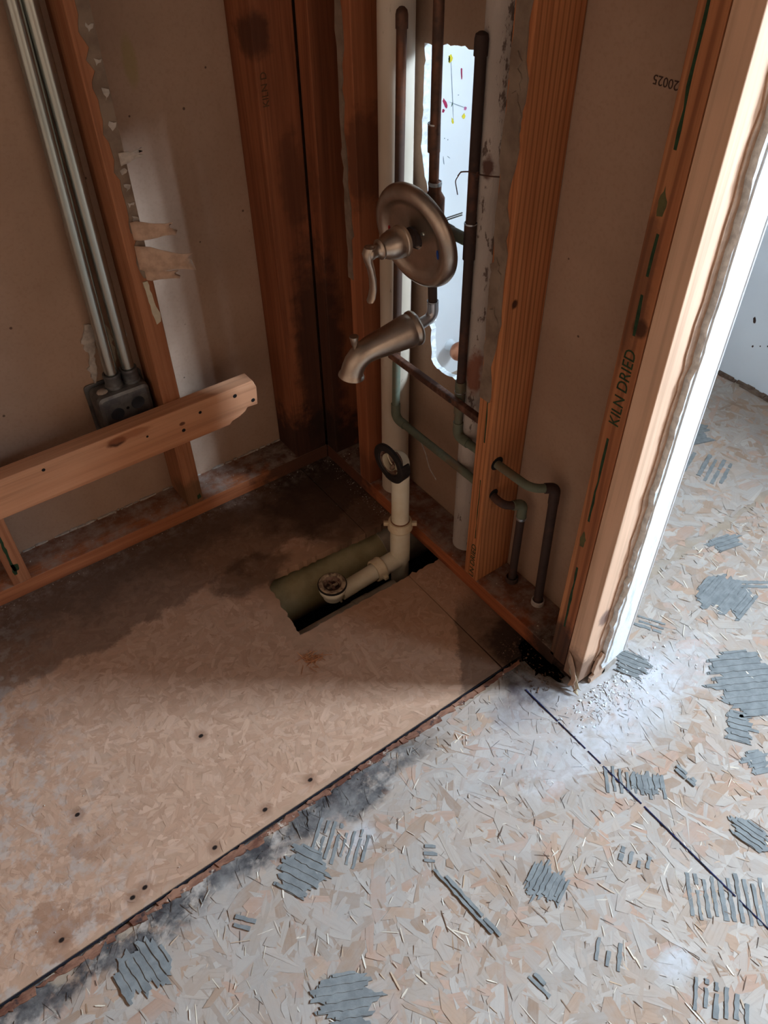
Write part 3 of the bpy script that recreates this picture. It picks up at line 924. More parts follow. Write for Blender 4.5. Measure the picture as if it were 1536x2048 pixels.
ste = box('stud', 0.0, 0.089, -0.827, -0.7895, 0.028, HW, W_END, wr)
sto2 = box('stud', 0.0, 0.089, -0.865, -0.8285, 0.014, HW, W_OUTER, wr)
# adhesive and grade stamps on the studs
for nm, par, yl, yr, z0, z1, slope in (('adhesive_smear', stm, -0.140, -0.154, 0.55, 1.4, 0.0165), ('adhesive_smear', sto, -0.536, -0.562, 0.49, 1.5, 0.0017)):
    lp = []
    z = z0
    while z < z1:
        lp.append((yl + slope * z - (0.0055 if par is stm else 0) + random.gauss(0, 0.002), z))
        z += random.uniform(0.012, 0.03)
    for q in reversed([p[1] for p in lp]):
        lp.append((yr + slope * q - (0.0055 if par is stm else 0) + random.gauss(0, 0.0028) - 0.004 * math.sin(q * 21), q))
    v, f = prism_vf(lp, (0, 0, 0), Y, Z, (-1, 0, 0), -0.0004, 0.0022)
    mk(nm, v, f, MUD, par)
for zc, y0 in ((0.93, -0.553), (0.975, -0.548), (0.62, -0.55), (0.70, -0.545)):
    patch('adhesive_lump', [(y0 - 0.010, zc), (y0 + 0.010, zc + 0.004), (y0 + 0.012, zc + 0.035), (y0, zc + 0.05), (y0 - 0.012, zc + 0.02)], (0, 0, 0), Y, Z, (-1, 0, 0), 0.004, MUD, sto, 0.006, 0.002)
text('grade_stamp', 'KILN DRIED', 0.0255, (0, -0.818, 0.596), Z, Y, GREEN_INK, ste, sx=0.93)
text('grade_stamp', 'LN DRIED', 0.0185, (0, -0.561, 0.041), Z, Y, GREEN_INK, sto, sx=1.18)


def dash(par, y0, z0, y1, z1, wd):
    d = Vector((y1 - y0, z1 - z0)).normalized()
    nn = Vector((-d.y, d.x)) * wd / 2
    patch('ink_mark', [(y0 - nn.x, z0 - nn.y), (y0 + nn.x, z0 + nn.y), (y1 + nn.x, z1 + nn.y), (y1 - nn.x, z1 - nn.y)], (0, 0, 0), Y, Z, (-1, 0, 0), 0.0003, GREEN_INK, par, 0.02, 0.0006)


dash(ste, -0.808, 0.742, -0.806, 0.80, 0.004)
dash(ste, -0.807, 0.825, -0.808, 0.88, 0.004)
dash(ste, -0.804, 0.975, -0.801, 1.25, 0.004)
dash(ste, -0.8065, 0.40, -0.806, 0.57, 0.004)
dash(ste, -0.808, 0.13, -0.806, 0.29, 0.004)
for z0 in (0.905, 0.345):
    patch('ink_mark', [(-0.803, z0 + 0.03), (-0.810, z0 + 0.014), (-0.808, z0 - 0.004), (-0.800, z0 - 0.006), (-0.798, z0 + 0.012)], (0, 0, 0), Y, Z, (-1, 0, 0), 0.0003, plain('faded_green_ink', lin(96, 92, 58), 0.8), ste, 0.005, 0.0008)
dash(sto, -0.5545, 0.40, -0.5525, 0.50, 0.003)
dash(sto, -0.5555, 0.155, -0.554, 0.31, 0.0022)
text('printed_code', '20025', 0.0155, (0.0895, -0.7275, 1.0125), Y, (0, 0, -1), DARK_INK, wr)
# holes round the two pipes where they come out of the stud
for zc in (0.349, 0.273):
    v, f = lathe_vf([(0.0145, 0.0002), (0.0, 0.0006)], (0.022, -0.5703, zc + 0.002), (0, -1, 0), 24)
    mk('drilled_hole', v, f, BLACK, sto)
# end of wall: torn drywall return with metal corner bead
lp = rough_loop([(0.060, 0.03), (0.1012, 0.035), (0.1012, HW), (0.060, HW)], 0.012, 0.0)
zz = 0.03
left = []
while zz < HW:
    left.append((0.050 + random.gauss(0, 0.0016) + (0.004 if int(zz * 4.3) % 2 else 0), zz))
    zz += random.uniform(0.008, 0.02)
lp = [(0.1012, 0.045)] + [(0.1012, HW)] + list(reversed(left))
v, f = prism_vf(lp, (0, -0.8652, 0), X, Z, (0, -1, 0), 0.0, 0.012)
mk('drywall_return', v, f, GYPSUM, wr)
left = []
zz = 0.05
while zz < HW:
    left.append((0.057 + random.gauss(0, 0.001), zz))
    zz += random.uniform(0.012, 0.03)
lp = [(0.1046, 0.05), (0.1046, HW)] + list(reversed(left))
v, f = prism_vf(lp, (0, -0.8772, 0), X, Z, (0, -1, 0), 0.0, 0.0022)
mk('corner_bead', v, f, BEAD, wr)
a = Acc()
a.add(*box_vf(0.1016, 0.1046, -0.8792, -0.850, 0.05, HW))
a.add(*sweep_vf([(0.1038, -0.8788, 0.05), (0.1038, -0.8788, HW)], 0.0022, 10))
a.build('corner_bead', WHITE, wr)
left = []
zz = 0.06
while zz < HW:
    left.append((0.040 + random.gauss(0, 0.0022), zz))
    zz += random.uniform(0.015, 0.04)
lp = [(0.062, 0.06), (0.062, HW)] + list(reversed(left))
v, f = prism_vf(lp, (0, -0.8651, 0), X, Z, (0, -1, 0), 0.0, 0.0022)
mk('torn_paper', v, f, PAPER_LT, wr)
# crumbling drywall at the foot of the wall end
for (x0, z0, w_, h_, m_) in ((0.028, 0.002, 0.04, 0.07, PAPER_LT), (0.062, 0.002, 0.035, 0.05, PAPER_GY), (0.05, 0.03, 0.03, 0.04, GYPSUM)):
    patch('torn_paper', [(x0, z0), (x0 + w_, z0 + 0.004), (x0 + w_ * 0.9, z0 + h_), (x0 + w_ * 0.4, z0 + h_ * 1.15), (x0 + w_ * 0.1, z0 + h_ * 0.6)], (0, -0.8665, 0), X, Z, (0, -1, -0.02), 0.008, m_, wr, 0.007, 0.003, 0.002)
flap('torn_paper', (-0.001, -0.832, 0.068), (-0.010, -0.846, 0.035), 0.03, 0.012, 0.02, PAPER_LT, wr, 0.4)
flap('torn_paper', (-0.002, -0.842, 0.040), (-0.012, -0.862, 0.022), 0.022, 0.010, 0.012, CAULK, wr, 0.5)

# ------------------------------------------------------------------ next room and the rest of the shell
wb = box('wall_back', 0.102, 1.11, 0.1, 0.11, 0.0, HW, WHITE, None, 0)
tag(wb, 'white paint-splattered wall seen through the opening', kind='structure')


a = Acc()
for b in ((-3.2, VY0, 0, HW), (VY1, WY0, 0, HW), (WY1, 0.1, 0, HW), (VY0, VY1, 0, WZ0), (VY0, VY1, WZ1, HW), (WY0, WY1, 0, WZ0), (WY0, WY1, WZ1, HW)):
    a.add(*box_vf(1.11, 1.18, *b))
wf = a.build('wall_far_right', WHITE)
tag(wf, 'white paint-splattered wall beyond the wall end on the right', kind='structure')
for i, (y0, y1) in enumerate(((WY0, WY1), (VY0, VY1))):
    a = Acc()
    for b in ((y0, y0 + 0.04, WZ0, WZ1), (y1 - 0.04, y1, WZ0, WZ1), (y0 + 0.04, y1 - 0.04, WZ0, WZ0 + 0.04), (y0 + 0.04, y1 - 0.04, WZ1 - 0.04, WZ1)):
        a.add(*box_vf(1.12, 1.16, *b))
    tag(a.build('window_%d' % (i + 1), WHITE), kind='structure')
for nm, b, m_ in (('wall_behind', (-2.2, 1.18, -3.25, -3.2, 0, HW), ROOMW), ('wall_far_left', (-2.25, -2.2, -3.2, 0.1, 0, HW), ROOMW), ('ceiling', (-2.25, 1.2, -3.25, 0.12, HW, HW + 0.05), CEILM)):
    tag(box(nm, *b, m_, None, 0), kind='structure')


def splat(par, o, u, v, n, du, dv, m, ang=0.0, k=10):
    ca, sa = math.cos(ang), math.sin(ang)
    lp = []
    for i in range(k):
        q = i * math.tau / k
        r = random.uniform(0.7, 1.15)
        p = (du * math.cos(q) * r, dv * math.sin(q) * r)
        lp.append((p[0] * ca - p[1] * sa, p[0] * sa + p[1] * ca))
    vv, ff = prism_vf(lp, o, u, v, n, -0.0002, 0.0008)
    mk('paint_splatter', vv, ff, m, par)


P_RED = plain('paint_red', lin(170, 46, 84), 0.4)
P_YEL = plain('paint_yellow', lin(226, 208, 60), 0.4)
P_GRN = plain('paint_green', lin(50, 96, 60), 0.4)
P_PNK = plain('paint_pink', lin(206, 120, 160), 0.4)
P_GRY = plain('paint_grey', lin(140, 152, 160), 0.5)
FB = (0, 0.1, 0)
for x0, z0, du, dv, m_, an in ((0.437, 0.822, 0.006, 0.009, P_YEL, 0), (0.434, 0.822, 0.002, 0.007, P_GRN, 0), (0.471, 0.788, 0.0022, 0.014, P_RED, 0.1), (0.427, 0.735, 0.004, 0.013, P_RED, 0.5), (0.423, 0.720, 0.004, 0.004, P_RED, 0),
                               (0.488, 0.713, 0.004, 0.004, P_PNK, 0.6), (0.484, 0.697, 0.005, 0.006, P_YEL, 0), (0.452, 0.693, 0.003, 0.008, P_YEL, 0.3), (0.446, 0.76, 0.0008, 0.075, P_GRY, 0.12), (0.465, 0.724, 0.0007, 0.034, P_GRY, 1.15),
                               (0.452, 0.848, 0.001, 0.004, P_GRN, -0.2), (0.448, 0.73, 0.001, 0.006, P_GRN, -0.3), (0.43, 0.61, 0.001, 0.010, P_GRY, 0.2), (0.445, 0.615, 0.001, 0.006, P_GRY, 0.9), (0.465, 0.745, 0.0012, 0.0012, P_GRY, 0), (0.44, 0.655, 0.0012, 0.0012, P_GRY, 0), (0.43, 0.66, 0.001, 0.001, P_GRN, 0)):
    splat(wb, (x0, 0.1, z0), X, Z, (0, -1, 0), du, dv, m_, an)
for y0, z0, du, dv, m_, an in ((-0.515, 0.42, 0.006, 0.018, P_RED, 0.1), (-0.50, 0.45, 0.004, 0.010, P_GRN, 0.5), (-0.41, 0.19, 0.004, 0.010, DARK_INK, 0.3), (-0.49, 0.19, 0.005, 0.016, P_RED, 0.35), (-0.47, 0.14, 0.002, 0.003, DARK_INK, 0), (-0.45, 0.13, 0.002, 0.002, DARK_INK, 0), (-0.43, 0.12, 0.0025, 0.004, DARK_INK, 0),
                               (-0.48, 0.12, 0.002, 0.002, DARK_INK, 0), (-0.52, 0.15, 0.0015, 0.02, DARK_INK, 0.5), (-0.50, 0.34, 0.003, 0.003, DARK_INK, 0), (-0.47, 0.33, 0.004, 0.007, DARK_INK, 0.6), (-0.51, 0.08, 0.002, 0.002, P_RED, 0), (-0.52, 0.24, 0.002, 0.002, DARK_INK, 0), (-0.46, 0.21, 0.0015, 0.0015, DARK_INK, 0)):
    splat(wf, (1.11, y0, z0), (0, -1, 0), Z, (-1, 0, 0), du, dv, m_, an)
# grime and lifted sealant at the foot of that wall
a = Acc()
for i in range(40):
    y0 = random.uniform(-0.7, -0.3)
    L = random.uniform(0.01, 0.05)
    a.add(*box_vf(1.11 - random.uniform(0.006, 0.02), 1.1098, y0, y0 + L, 0.0005, random.uniform(0.003, 0.012)))
tag(a.build('floor_edge_grime', plain('edge_grime', lin(120, 100, 84), 0.9, 0, 0.3, 40, lin(84, 62, 50)), wf), kind='stuff')
# round copper coloured door stop low on the white wall
ds = thing('door_stop', 'round copper-coloured knob on a white base, low on the white wall through the opening', 'door stop', (0.479, 0.1, 0.098))
lathe('base', [(0.0001, 0.0), (0.017, 0.0), (0.017, 0.004), (0.010, 0.014), (0.009, 0.022)], (0.479, 0.0998, 0.098), (0, -1, 0), WHITE, ds)
lathe('knob', [(0.009, 0.020), (0.018, 0.024), (0.025, 0.032), (0.027, 0.042), (0.024, 0.053), (0.014, 0.061), (0.0001, 0.064)], (0.479, 0.0998, 0.098), (0, -1, 0), plain('copper_knob', lin(190, 128, 96), 0.3, 0.6, 0.15, 30, lin(150, 92, 66)), ds)

# ------------------------------------------------------------------ ledger board nailed across the left studs
lg = thing('ledger_board', 'pale pine board nailed across the left wall studs, right end broken', 'board', (-0.75, -0.019, 0.24))
lp = [(-1.6, 0.244), (-0.262, 0.244), (-0.255, 0.251), (-0.240, 0.254), (-0.222, 0.262), (-0.215, 0.270), (-0.190, 0.268), (-0.187, 0.312), (-0.194, 0.331), (-1.6, 0.331)]
v, f = prism_vf(lp, (0, 0, 0), X, Z, (0, -1, 0), 0.0006, 0.038)
plk = mk('plank', v, f, W_LEDGER, lg, bevel=0.0018)
for x0, z0, r in ((-0.651, 0.316, 0.003), (-0.366, 0.278, 0.0035), (-0.323, 0.305, 0.003), (-0.240, 0.311, 0.004), (-0.443, 0.298, 0.0022), (-0.2, 0.283, 0.004)):
    v, f = lathe_vf([(r * 1.2, 0.0001), (r, 0.0006), (0, 0.0003)], (x0, -0.038, z0), (0, -1, 0), 12)
    mk('nail_hole', v, f, BLACK, plk)

# ------------------------------------------------------------------ electrical box and conduits
eb = thing('electrical_box', 'galvanised metal junction box between the conduits and the ledger board', 'junction box', (-0.449, 0.06, 0.27))


def rbox(x0, x1, y0, y1, z0, z1, r, n=5):
    lp = []
    for cx, cz, a0 in ((x1 - r, z1 - r, 0), (x0 + r, z1 - r, 90), (x0 + r, z0 + r, 180), (x1 - r, z0 + r, 270)):
        for i in range(n + 1):
            q = math.radians(a0 + 90 * i / n)
            lp.append((cx + r * math.cos(q), cz + r * math.sin(q)))
    return prism_vf(lp, (0, y1, 0), X, Z, (0, -1, 0), 0.0, y1 - y0)


v, f = rbox(-0.503, -0.392, 0.032, 0.0885, 0.262, 0.372, 0.014)
bdy = mk('body', v, f, BOXM, eb, smooth=False, bevel=0.009)
v, f = rbox(-0.509, -0.387, 0.0845, 0.0892, 0.257, 0.377, 0.008)
mk('rim', v, f, BOXM, eb, bevel=0.0008)
for x0, z0 in ((-0.470, 0.325), (-0.424, 0.335)):
    lathe('knockout', [(0.0, 0.0006), (0.0125, 0.0006), (0.0135, 0.0012), (0.0142, 0.0004)], (x0, 0.032, z0), (0, -1, 0), KNOCK, bdy, 24)
lathe('screw_hole', [(0.0034, 0.0006), (0.0, 0.0006)], (-0.447, 0.032, 0.331), (0, -1, 0), BLACK, bdy, 12)
for i, x0 in enumerate((-0.4535, -0.4175)):
    lathe('connector', [(0.0135, 0.0), (0.0185, 0.0), (0.0185, 0.006), (0.0165, 0.008), (0.0165, 0.024), (0.0178, 0.026), (0.0172, 0.031), (0.0135, 0.031)], (x0, 0.0605, 0.3712), Z, BOXM, eb, 28)
lathe('plaster_blob', [(0.012, 0), (0.009, 0.003), (0.0001, 0.0045)], (-0.482, 0.055, 0.3715), Z, PAPER_GY, eb, 9)
for i, (x0, x1, nm) in enumerate(((-0.4535, -0.4375, 'shiny galvanised conduit, left one of the pair rising from the junction box'), (-0.4175, -0.413, 'shiny galvanised conduit nearer the stud, right one of the pair above the junction box'))):
    path = [(x0, 0.0605, 0.3765), (x0 + (x1 - x0) * 0.3, 0.0605, 0.6), (x1, 0.0605, 1.05), (x1 + (x1 - x0) * 1.4, 0.0605, HW)]
    o = tube('conduit', path, 0.0128, STEEL, None, 24)
    tag(o, nm, 'conduit', 'conduits above the junction box')

# ------------------------------------------------------------------ vertical white pipes in the plumbing wall
o = tube('vent_pipe', [(0.0452, -0.226, 0.0385), (0.0452, -0.234, HW)], 0.0302, PVC_OLD, None, 32)
tag(o, 'thick dirty-white vertical vent pipe beside the dark corner studs', 'pipe')
o = tube('vent_pipe', [(0.058, -0.4685, 0.0385), (0.058, -0.4445, HW)], 0.0285, PVC_PEEL, None, 32)
tag(o, 'white vertical pipe with peeling paint against the orange stud', 'pipe')

# ------------------------------------------------------------------ supply lines
RC = 0.0082
PX = 0.022


def ring(parent, c, ax, r, w_, m, name='solder_joint'):
    lathe(name, [(r * 0.9, -w_), (r, -w_), (r * 1.03, 0), (r, w_), (r * 0.9, w_)], c, ax, m, parent, 20)


h = thing('supply_pipe', 'capped copper riser in front of the vent pipe, running along and down through the plate', 'pipe', (0.06, -0.61, 0.038))
p = fillet([(PX, -0.2622, 0.42), (PX, -0.2595, 0.268), (PX, -0.56, 0.272)], 0.018)
tube('riser', [(PX, -0.274, 1.018), (PX, -0.2622, 0.42)], RC, COP, h)
lathe('cap', [(RC * 1.18, -0.018), (RC * 1.18, 0.0), (RC * 1.0, 0.006), (RC * 0.5, 0.010), (0.0001, 0.011)], (PX, -0.274, 1.017), Z, COP, h, 20)
tube('cross_run', p, RC, COP_GR, h)
tube('elbow', fillet([(PX, -0.2596, 0.305), (PX, -0.2594, 0.268), (PX, -0.293, 0.2685)], 0.018), RC * 1.2, COP_GR, h)
tube('cross_run', fillet([(PX, -0.55, 0.272), (PX, -0.601, 0.265), (0.062, -0.612, 0.258), (0.062, -0.613, 0.039)], [0.020, 0.014]), RC, COP_DK, h)
tube('elbow', fillet([(0.040, -0.607, 0.262), (0.062, -0.612, 0.258), (0.062, -0.612, 0.225)], 0.012), RC * 1.2, COP_GR, h)
ring(h, (0.062, -0.613, 0.222), Z, RC * 1.24, 0.003, SOLDER)

c_ = thing('supply_pipe', 'capped copper riser in front of the peeling pipe, down to the plate', 'pipe', (0.06, -0.69, 0.038))
tube('riser', [(PX, -0.4515, 1.018), (PX, -0.457, 0.60)], RC, COP_DK, c_)
lathe('cap', [(RC * 1.2, -0.02), (RC * 1.2, 0.0), (RC * 1.05, 0.006), (RC * 0.5, 0.009), (0.0001, 0.010)], (PX, -0.4515, 1.017), Z, COP_DK, c_, 20)
tube('riser', [(PX, -0.457, 0.60), (PX, -0.4575, 0.40)], RC, COP_DK, c_)
tube('tee', [(PX, -0.4575, 0.40), (PX, -0.457, 0.47)], RC * 1.22, COP_GR, c_)
tube('tee', [(PX, -0.4555, 0.705), (PX, -0.4545, 0.765)], RC * 1.22, COP_DK, c_)
ring(c_, (PX, -0.457, 0.447), Z, RC * 1.26, 0.0012, SOLDER)
ring(c_, (PX, -0.4545, 0.764), Z, RC * 1.26, 0.0012, SOLDER)
tube('cross_run', fillet([(PX, -0.4575, 0.41), (PX, -0.4575, 0.345), (PX, -0.66, 0.353), (0.062, -0.681, 0.349), (0.062, -0.690, 0.039)], [0.02, 0.02, 0.014]), RC, COP_GR, c_)
tube('elbow', fillet([(PX, -0.4575, 0.378), (PX, -0.4575, 0.345), (PX, -0.49, 0.3465)], 0.016), RC * 1.2, COP_GR, c_)
tube('elbow', fillet([(0.044, -0.672, 0.351), (0.062, -0.681, 0.349), (0.062, -0.682, 0.312)], 0.011), RC * 1.2, COP_DK, c_)
tube('dark_drop', [(0.062, -0.682, 0.32), (0.062, -0.690, 0.0385)], RC * 1.1, COP_DK, c_)
for yy, nm in ((-0.613, h), (-0.690, c_)):
    lathe('sleeve', [(0.0125, 0.0), (0.0135, 0.0), (0.0135, 0.010), (0.0115, 0.012), (0.0095, 0.008)], (0.062, yy, 0.0384), Z, COP_DK if nm is h else PAPER_GY, nm, 18)

# tie wire holding the riser to the peeling pipe
wrp = thing('tie_wire', 'rusty tie wire twisted round the copper riser and peeling pipe', 'wire', (0.02, -0.46, 0.845))
pts = [(0.012, -0.430, 0.832), (0.008, -0.441, 0.842), (0.011, -0.456, 0.846), (0.010, -0.475, 0.848), (0.012, -0.500, 0.852), (0.020, -0.524, 0.856)]
tube('strand', fillet(pts, 0.004, 3), 0.0011, COP_DK, wrp, 8)
tube('tail', fillet([(0.009, -0.440, 0.842), (0.006, -0.431, 0.826), (0.008, -0.436, 0.806)], 0.004, 3), 0.0008, COP_DK, wrp, 8)
tube('nail', [(0.012, -0.474, 0.850), (0.006, -0.478, 0.842)], 0.0026, COP_DK, wrp, 10)

# flat brace bar across the bay
br = thing('brace_bar', 'brown metal brace bar crossing the bay below the tub spout', 'bar', (0.005, -0.4, 0.44))
v, f = box_vf(0.0, 0.0125, -0.5325, -0.262, 0.428, 0.442)
mk('bar', v, f, copper('worn_brown_metal', lin(150, 110, 92), lin(82, 56, 46), 0.5, 0.35, 0.8), br, bevel=0.002)
v, f = lathe_vf([(0.0, 0.0012), (0.004, 0.0012), (0.005, 0.0)], (0.0, -0.455, 0.435), (-1, 0, 0), 12)
mk('rivet', v, f, COP_DK, br)

# ------------------------------------------------------------------ shower valve with trim
VY, VZ = -0.364, 0.721
vt = thing('shower_valve', 'brushed nickel shower valve with round wall plate and lever handle', 'shower valve', (PX, VY, VZ))
tube('shower_riser', [(PX, -0.350, HW), (PX, -0.3605, 0.80)], RC, COP, vt)
tube('shower_riser', [(PX, -0.3585, 0.845), (PX, -0.3572, 0.885)], RC * 1.22, COP, vt)
ring(vt, (PX, -0.3571, 0.886), Z, RC * 1.24, 0.0012, SOLDER)
tube('valve_body', [(PX, VY, 0.80), (PX, VY, 0.785), (PX, VY, 0.775), (PX, VY, 0.665), (PX, VY, 0.65)], [RC * 1.3, RC * 1.3, 0.017, 0.017, RC * 1.3], COP, vt)
ring(vt, (PX, VY, 0.798), Z, RC * 1.36, 0.003, SOLDER)
tube('valve_body', [(PX + 0.01, VY, VZ), (PX - 0.03, VY, VZ)], 0.020, COP, vt, 24)
tube('valve_inlet', [(PX, VY, 0.732), (PX, -0.395, 0.733), (PX, -0.408, 0.733), (PX, -0.409, 0.733), (PX, -0.4480, 0.734)], [0.011, 0.011, 0.011, RC * 1.2, RC * 1.2], COP_GR, vt)
tube('valve_inlet', [(PX, VY, 0.712), (PX, -0.282, 0.712)], RC * 1.1, COP_GR, vt)
for zz in (0.752, 0.7555):
    tube('trim_screw', [(PX - 0.01, -0.402, zz), (PX + 0.028, -0.402, zz)], 0.0012, STEEL, vt, 8)
tube('spout_riser', fillet([(PX, VY, 0.66), (PX, -0.371, 0.563), (-0.028, -0.3655, 0.5485)], 0.016), RC, COP_DK, vt)
tube('elbow', fillet([(PX, -0.3695, 0.590), (PX, -0.371, 0.563), (-0.006, -0.368, 0.5545)], 0.014), RC * 1.25, ZINC_TUBE, vt)
ring(vt, (PX, -0.3694, 0.592), Z, RC * 1.28, 0.0012, SOLDER)
tube('spout_stub', [(0.006, -0.3695, 0.558), (-0.03, -0.3655, 0.5475)], RC * 1.05, ZINC_TUBE, vt)
EC = Vector((-0.018, -0.3665, 0.7205))
EN = Vector((-1, -0.105, -0.185)).normalized()
RE = 0.0905
esc = lathe('wall_plate', [(0.0195, 0.004), (0.030, 0.0035), (0.052, 0.004), (0.0605, 0.0055), (0.066, 0.0095), (0.072, 0.0125), (0.079, 0.0125), (0.086, 0.0085), (RE - 0.001, 0.002), (RE, -0.003), (RE - 0.001, -0.007), (RE - 0.0035, -0.007), (RE - 0.004, -0.002), (0.083, 0.004), (0.07, 0.008), (0.0595, 0.002), (0.03, 0.001), (0.0195, 0.0015)], EC, EN, NICKEL, vt, 72, True)
eu = EN.cross(Vector((0, 0, 1))).normalized()
ev = eu.cross(EN).normalized()
sgn = 1 if eu.y < 0 else -1
for cc, mm_, dd in ((EC + eu * sgn * 0.0555 - ev * 0.010 + EN * 0.0052, BLUE_DOT, 0), (EC - eu * sgn * 0.0575 - ev * 0.004 + EN * 0.0058, RED_DOT, 0)):
    lp = [(0.0022 * math.cos(q), 0.0085 * math.sin(q)) for q in [i * math.tau / 14 for i in range(14)]]
    v, f = prism_vf(lp, cc, eu, ev, EN, -0.001, 0.0008)
    mk('temperature_mark', v, f, mm_, esc)
lathe('plate_screw', [(0.0, 0.006), (0.003, 0.006), (0.004, 0.004)], EC + eu * sgn * 0.0235 + ev * 0.016, EN, STEEL, esc, 14)
lathe('stem_sleeve', [(0.0165, -0.02), (0.0165, 0.022), (0.0145, 0.023), (0.0145, 0.044)], (-0.004, VY, VZ), (-1, 0, 0), COP_DK, vt, 30)
HX = -0.041
hd = lathe('handle', [(0.015, 0.0), (0.0255, 0.0), (0.0268, 0.0026), (0.0268, 0.006), (0.0252, 0.0077), (0.0255, 0.012), (0.0242, 0.0224), (0.0205, 0.0344), (0.0165, 0.0421), (0.015, 0.0447), (0.0165, 0.046), (0.0165, 0.0486), (0.014, 0.0499), (0.011, 0.0533), (0.0105, 0.0593), (0.0118, 0.0654), (0.012, 0.0697), (0.0095, 0.074), (0.005, 0.0765), (0.0001, 0.0774)], (HX, VY, VZ - 0.001), (-1, 0, -0.03), NICKEL, vt, 40)
# lever: flattened blade hanging from the handle's nose
lv = []
lf = []
prof = [(-0.108, 0.728, 0.010, 0.009), (-0.113, 0.718, 0.010, 0.0085), (-0.1115, 0.705, 0.0088, 0.0070), (-0.107, 0.690, 0.0082, 0.0058), (-0.104, 0.672, 0.0084, 0.0050), (-0.1035, 0.655, 0.0090, 0.0046), (-0.1065, 0.640, 0.0094, 0.0042), (-0.1105, 0.6335, 0.0086, 0.0036), (-0.1125, 0.6315, 0.004, 0.002)]
for (px_, pz_, wy_, wx_) in prof:
    for j in range(16):
        q = j * math.tau / 16
        lv.append((px_ + wx_ * math.cos(q), VY + wy_ * math.sin(q), pz_))
for i in range(len(prof) - 1):
    for j in range(16):
        lf.append((i * 16 + j, i * 16 + (j + 1) % 16, (i + 1) * 16 + (j + 1) % 16, (i + 1) * 16 + j))
lf += [tuple(range(16)), tuple(range((len(prof) - 1) * 16, len(prof) * 16))]
mk('lever', lv, lf, NICKEL, hd, smooth=True)

# ------------------------------------------------------------------ tub spout
sp_ = thing('tub_spout', 'brushed nickel tub spout with diverter knob pointing down over the tub bay', 'tub spout', (-0.02, -0.366, 0.545))
s0 = Vector((-0.012, -0.3685, 0.5525))
path = [s0, s0 + Vector((-0.004, 0, -0.001))]
A = Vector((-0.012, -0.3685, 0.5525))
B = Vector((-0.100, -0.358, 0.524))
C_ = Vector((-0.139, -0.354, 0.5335))
D_ = Vector((-0.1465, -0.352, 0.4925))
main = fillet([A, C_, D_], 0.034, 10)
P_, Rr = [], []
# arc-length parametrise and give radii
L = [0]
for i in range(1, len(main)):
    L.append(L[-1] + (main[i] - main[i - 1]).length)
tot = L[-1]


def at(s):
    for i in range(1, len(main)):
        if s <= L[i] + 1e-9:
            k = (s - L[i - 1]) / max(1e-9, L[i] - L[i - 1])
            return main[i - 1].lerp(main[i], min(max(k, 0), 1))
    return main[-1]


rad = [(0, 0.0285), (0.002, 0.0315), (0.005, 0.0325), (0.010, 0.0322), (0.0125, 0.0300), (0.015, 0.0298), (0.020, 0.0305), (0.026, 0.0300), (0.05, 0.0272), (0.075, 0.0246), (0.095, 0.0225), (0.11, 0.0213), (0.122, 0.0207), (0.134, 0.0203), (0.146, 0.0202), (0.154, 0.0206), (tot - 0.006, 0.0215), (tot - 0.003, 0.0235), (tot, 0.0238)]
for s, r in rad:
    P_.append(at(s))
    Rr.append(r)
v, f = sweep_vf(P_, Rr, 36, False)
k = len(P_)
f.append(tuple(range(36)))
# hollow mouth
n0 = len(v)
d = (P_[-1] - P_[-2]).normalized()
cen = P_[-1]
for rr_, dep in ((0.0200, 0.0), (0.0185, 0.012), (0.016, 0.022)):
    for j in range(36):
        v.append(cen + (v[(k - 1) * 36 + j] - cen).normalized() * rr_ - d * dep)
for i in range(3):
    a0 = (k - 1) * 36 if i == 0 else n0 + (i - 1) * 36
    b0 = n0 + i * 36
    for j in range(36):
        f.append((a0 + j, a0 + (j + 1) % 36, b0 + (j + 1) % 36, b0 + j))
f.append(tuple(range(n0 + 72, n0 + 108)))
mk('spout_body', v, f, NICKEL, sp_, smooth=True)
KX = at(0.132)
lathe('diverter_knob', [(0.0028, 0.014), (0.0028, 0.030), (0.0052, 0.033), (0.0070, 0.044), (0.0082, 0.049), (0.0078, 0.051), (0.0001, 0.0515)], KX, (-0.04, 0, 1), NICKEL, sp_, 24)

# ------------------------------------------------------------------ tub waste and overflow
dr = thing('tub_drain', 'cream plastic tub waste and overflow pipe standing in the floor cutout', 'drain pipe', (-0.05, -0.372, -0.03))
DX, DY, ZT = -0.05, -0.372, -0.026
tube('overflow_tube', fillet([(DX, DY, 0.06), (DX, DY, 0.272), (-0.082, DY - 0.003, 0.274)], 0.026, 8), 0.0192, PVC_NEW, dr, 28, False)
lathe('overflow_head', [(0.0195, 0.0), (0.030, 0.006), (0.034, 0.010), (0.034, 0.014), (0.0275, 0.014), (0.026, 0.004), (0.017, -0.010)], (-0.068, DY - 0.004, 0.2755), (-1, -0.06, -0.06), PVC_NEW, dr, 36)
GC = Vector((-0.080, DY - 0.006, 0.2755))
GA = Vector((-1, -0.06, -0.06)).normalized()
lathe('gasket', [(0.0275, 0.0), (0.043, 0.0), (0.0435, 0.003), (0.043, 0.0065), (0.040, 0.0078), (0.0295, 0.0072), (0.0275, 0.005)], GC, GA, RUBBER, dr, 44, True)
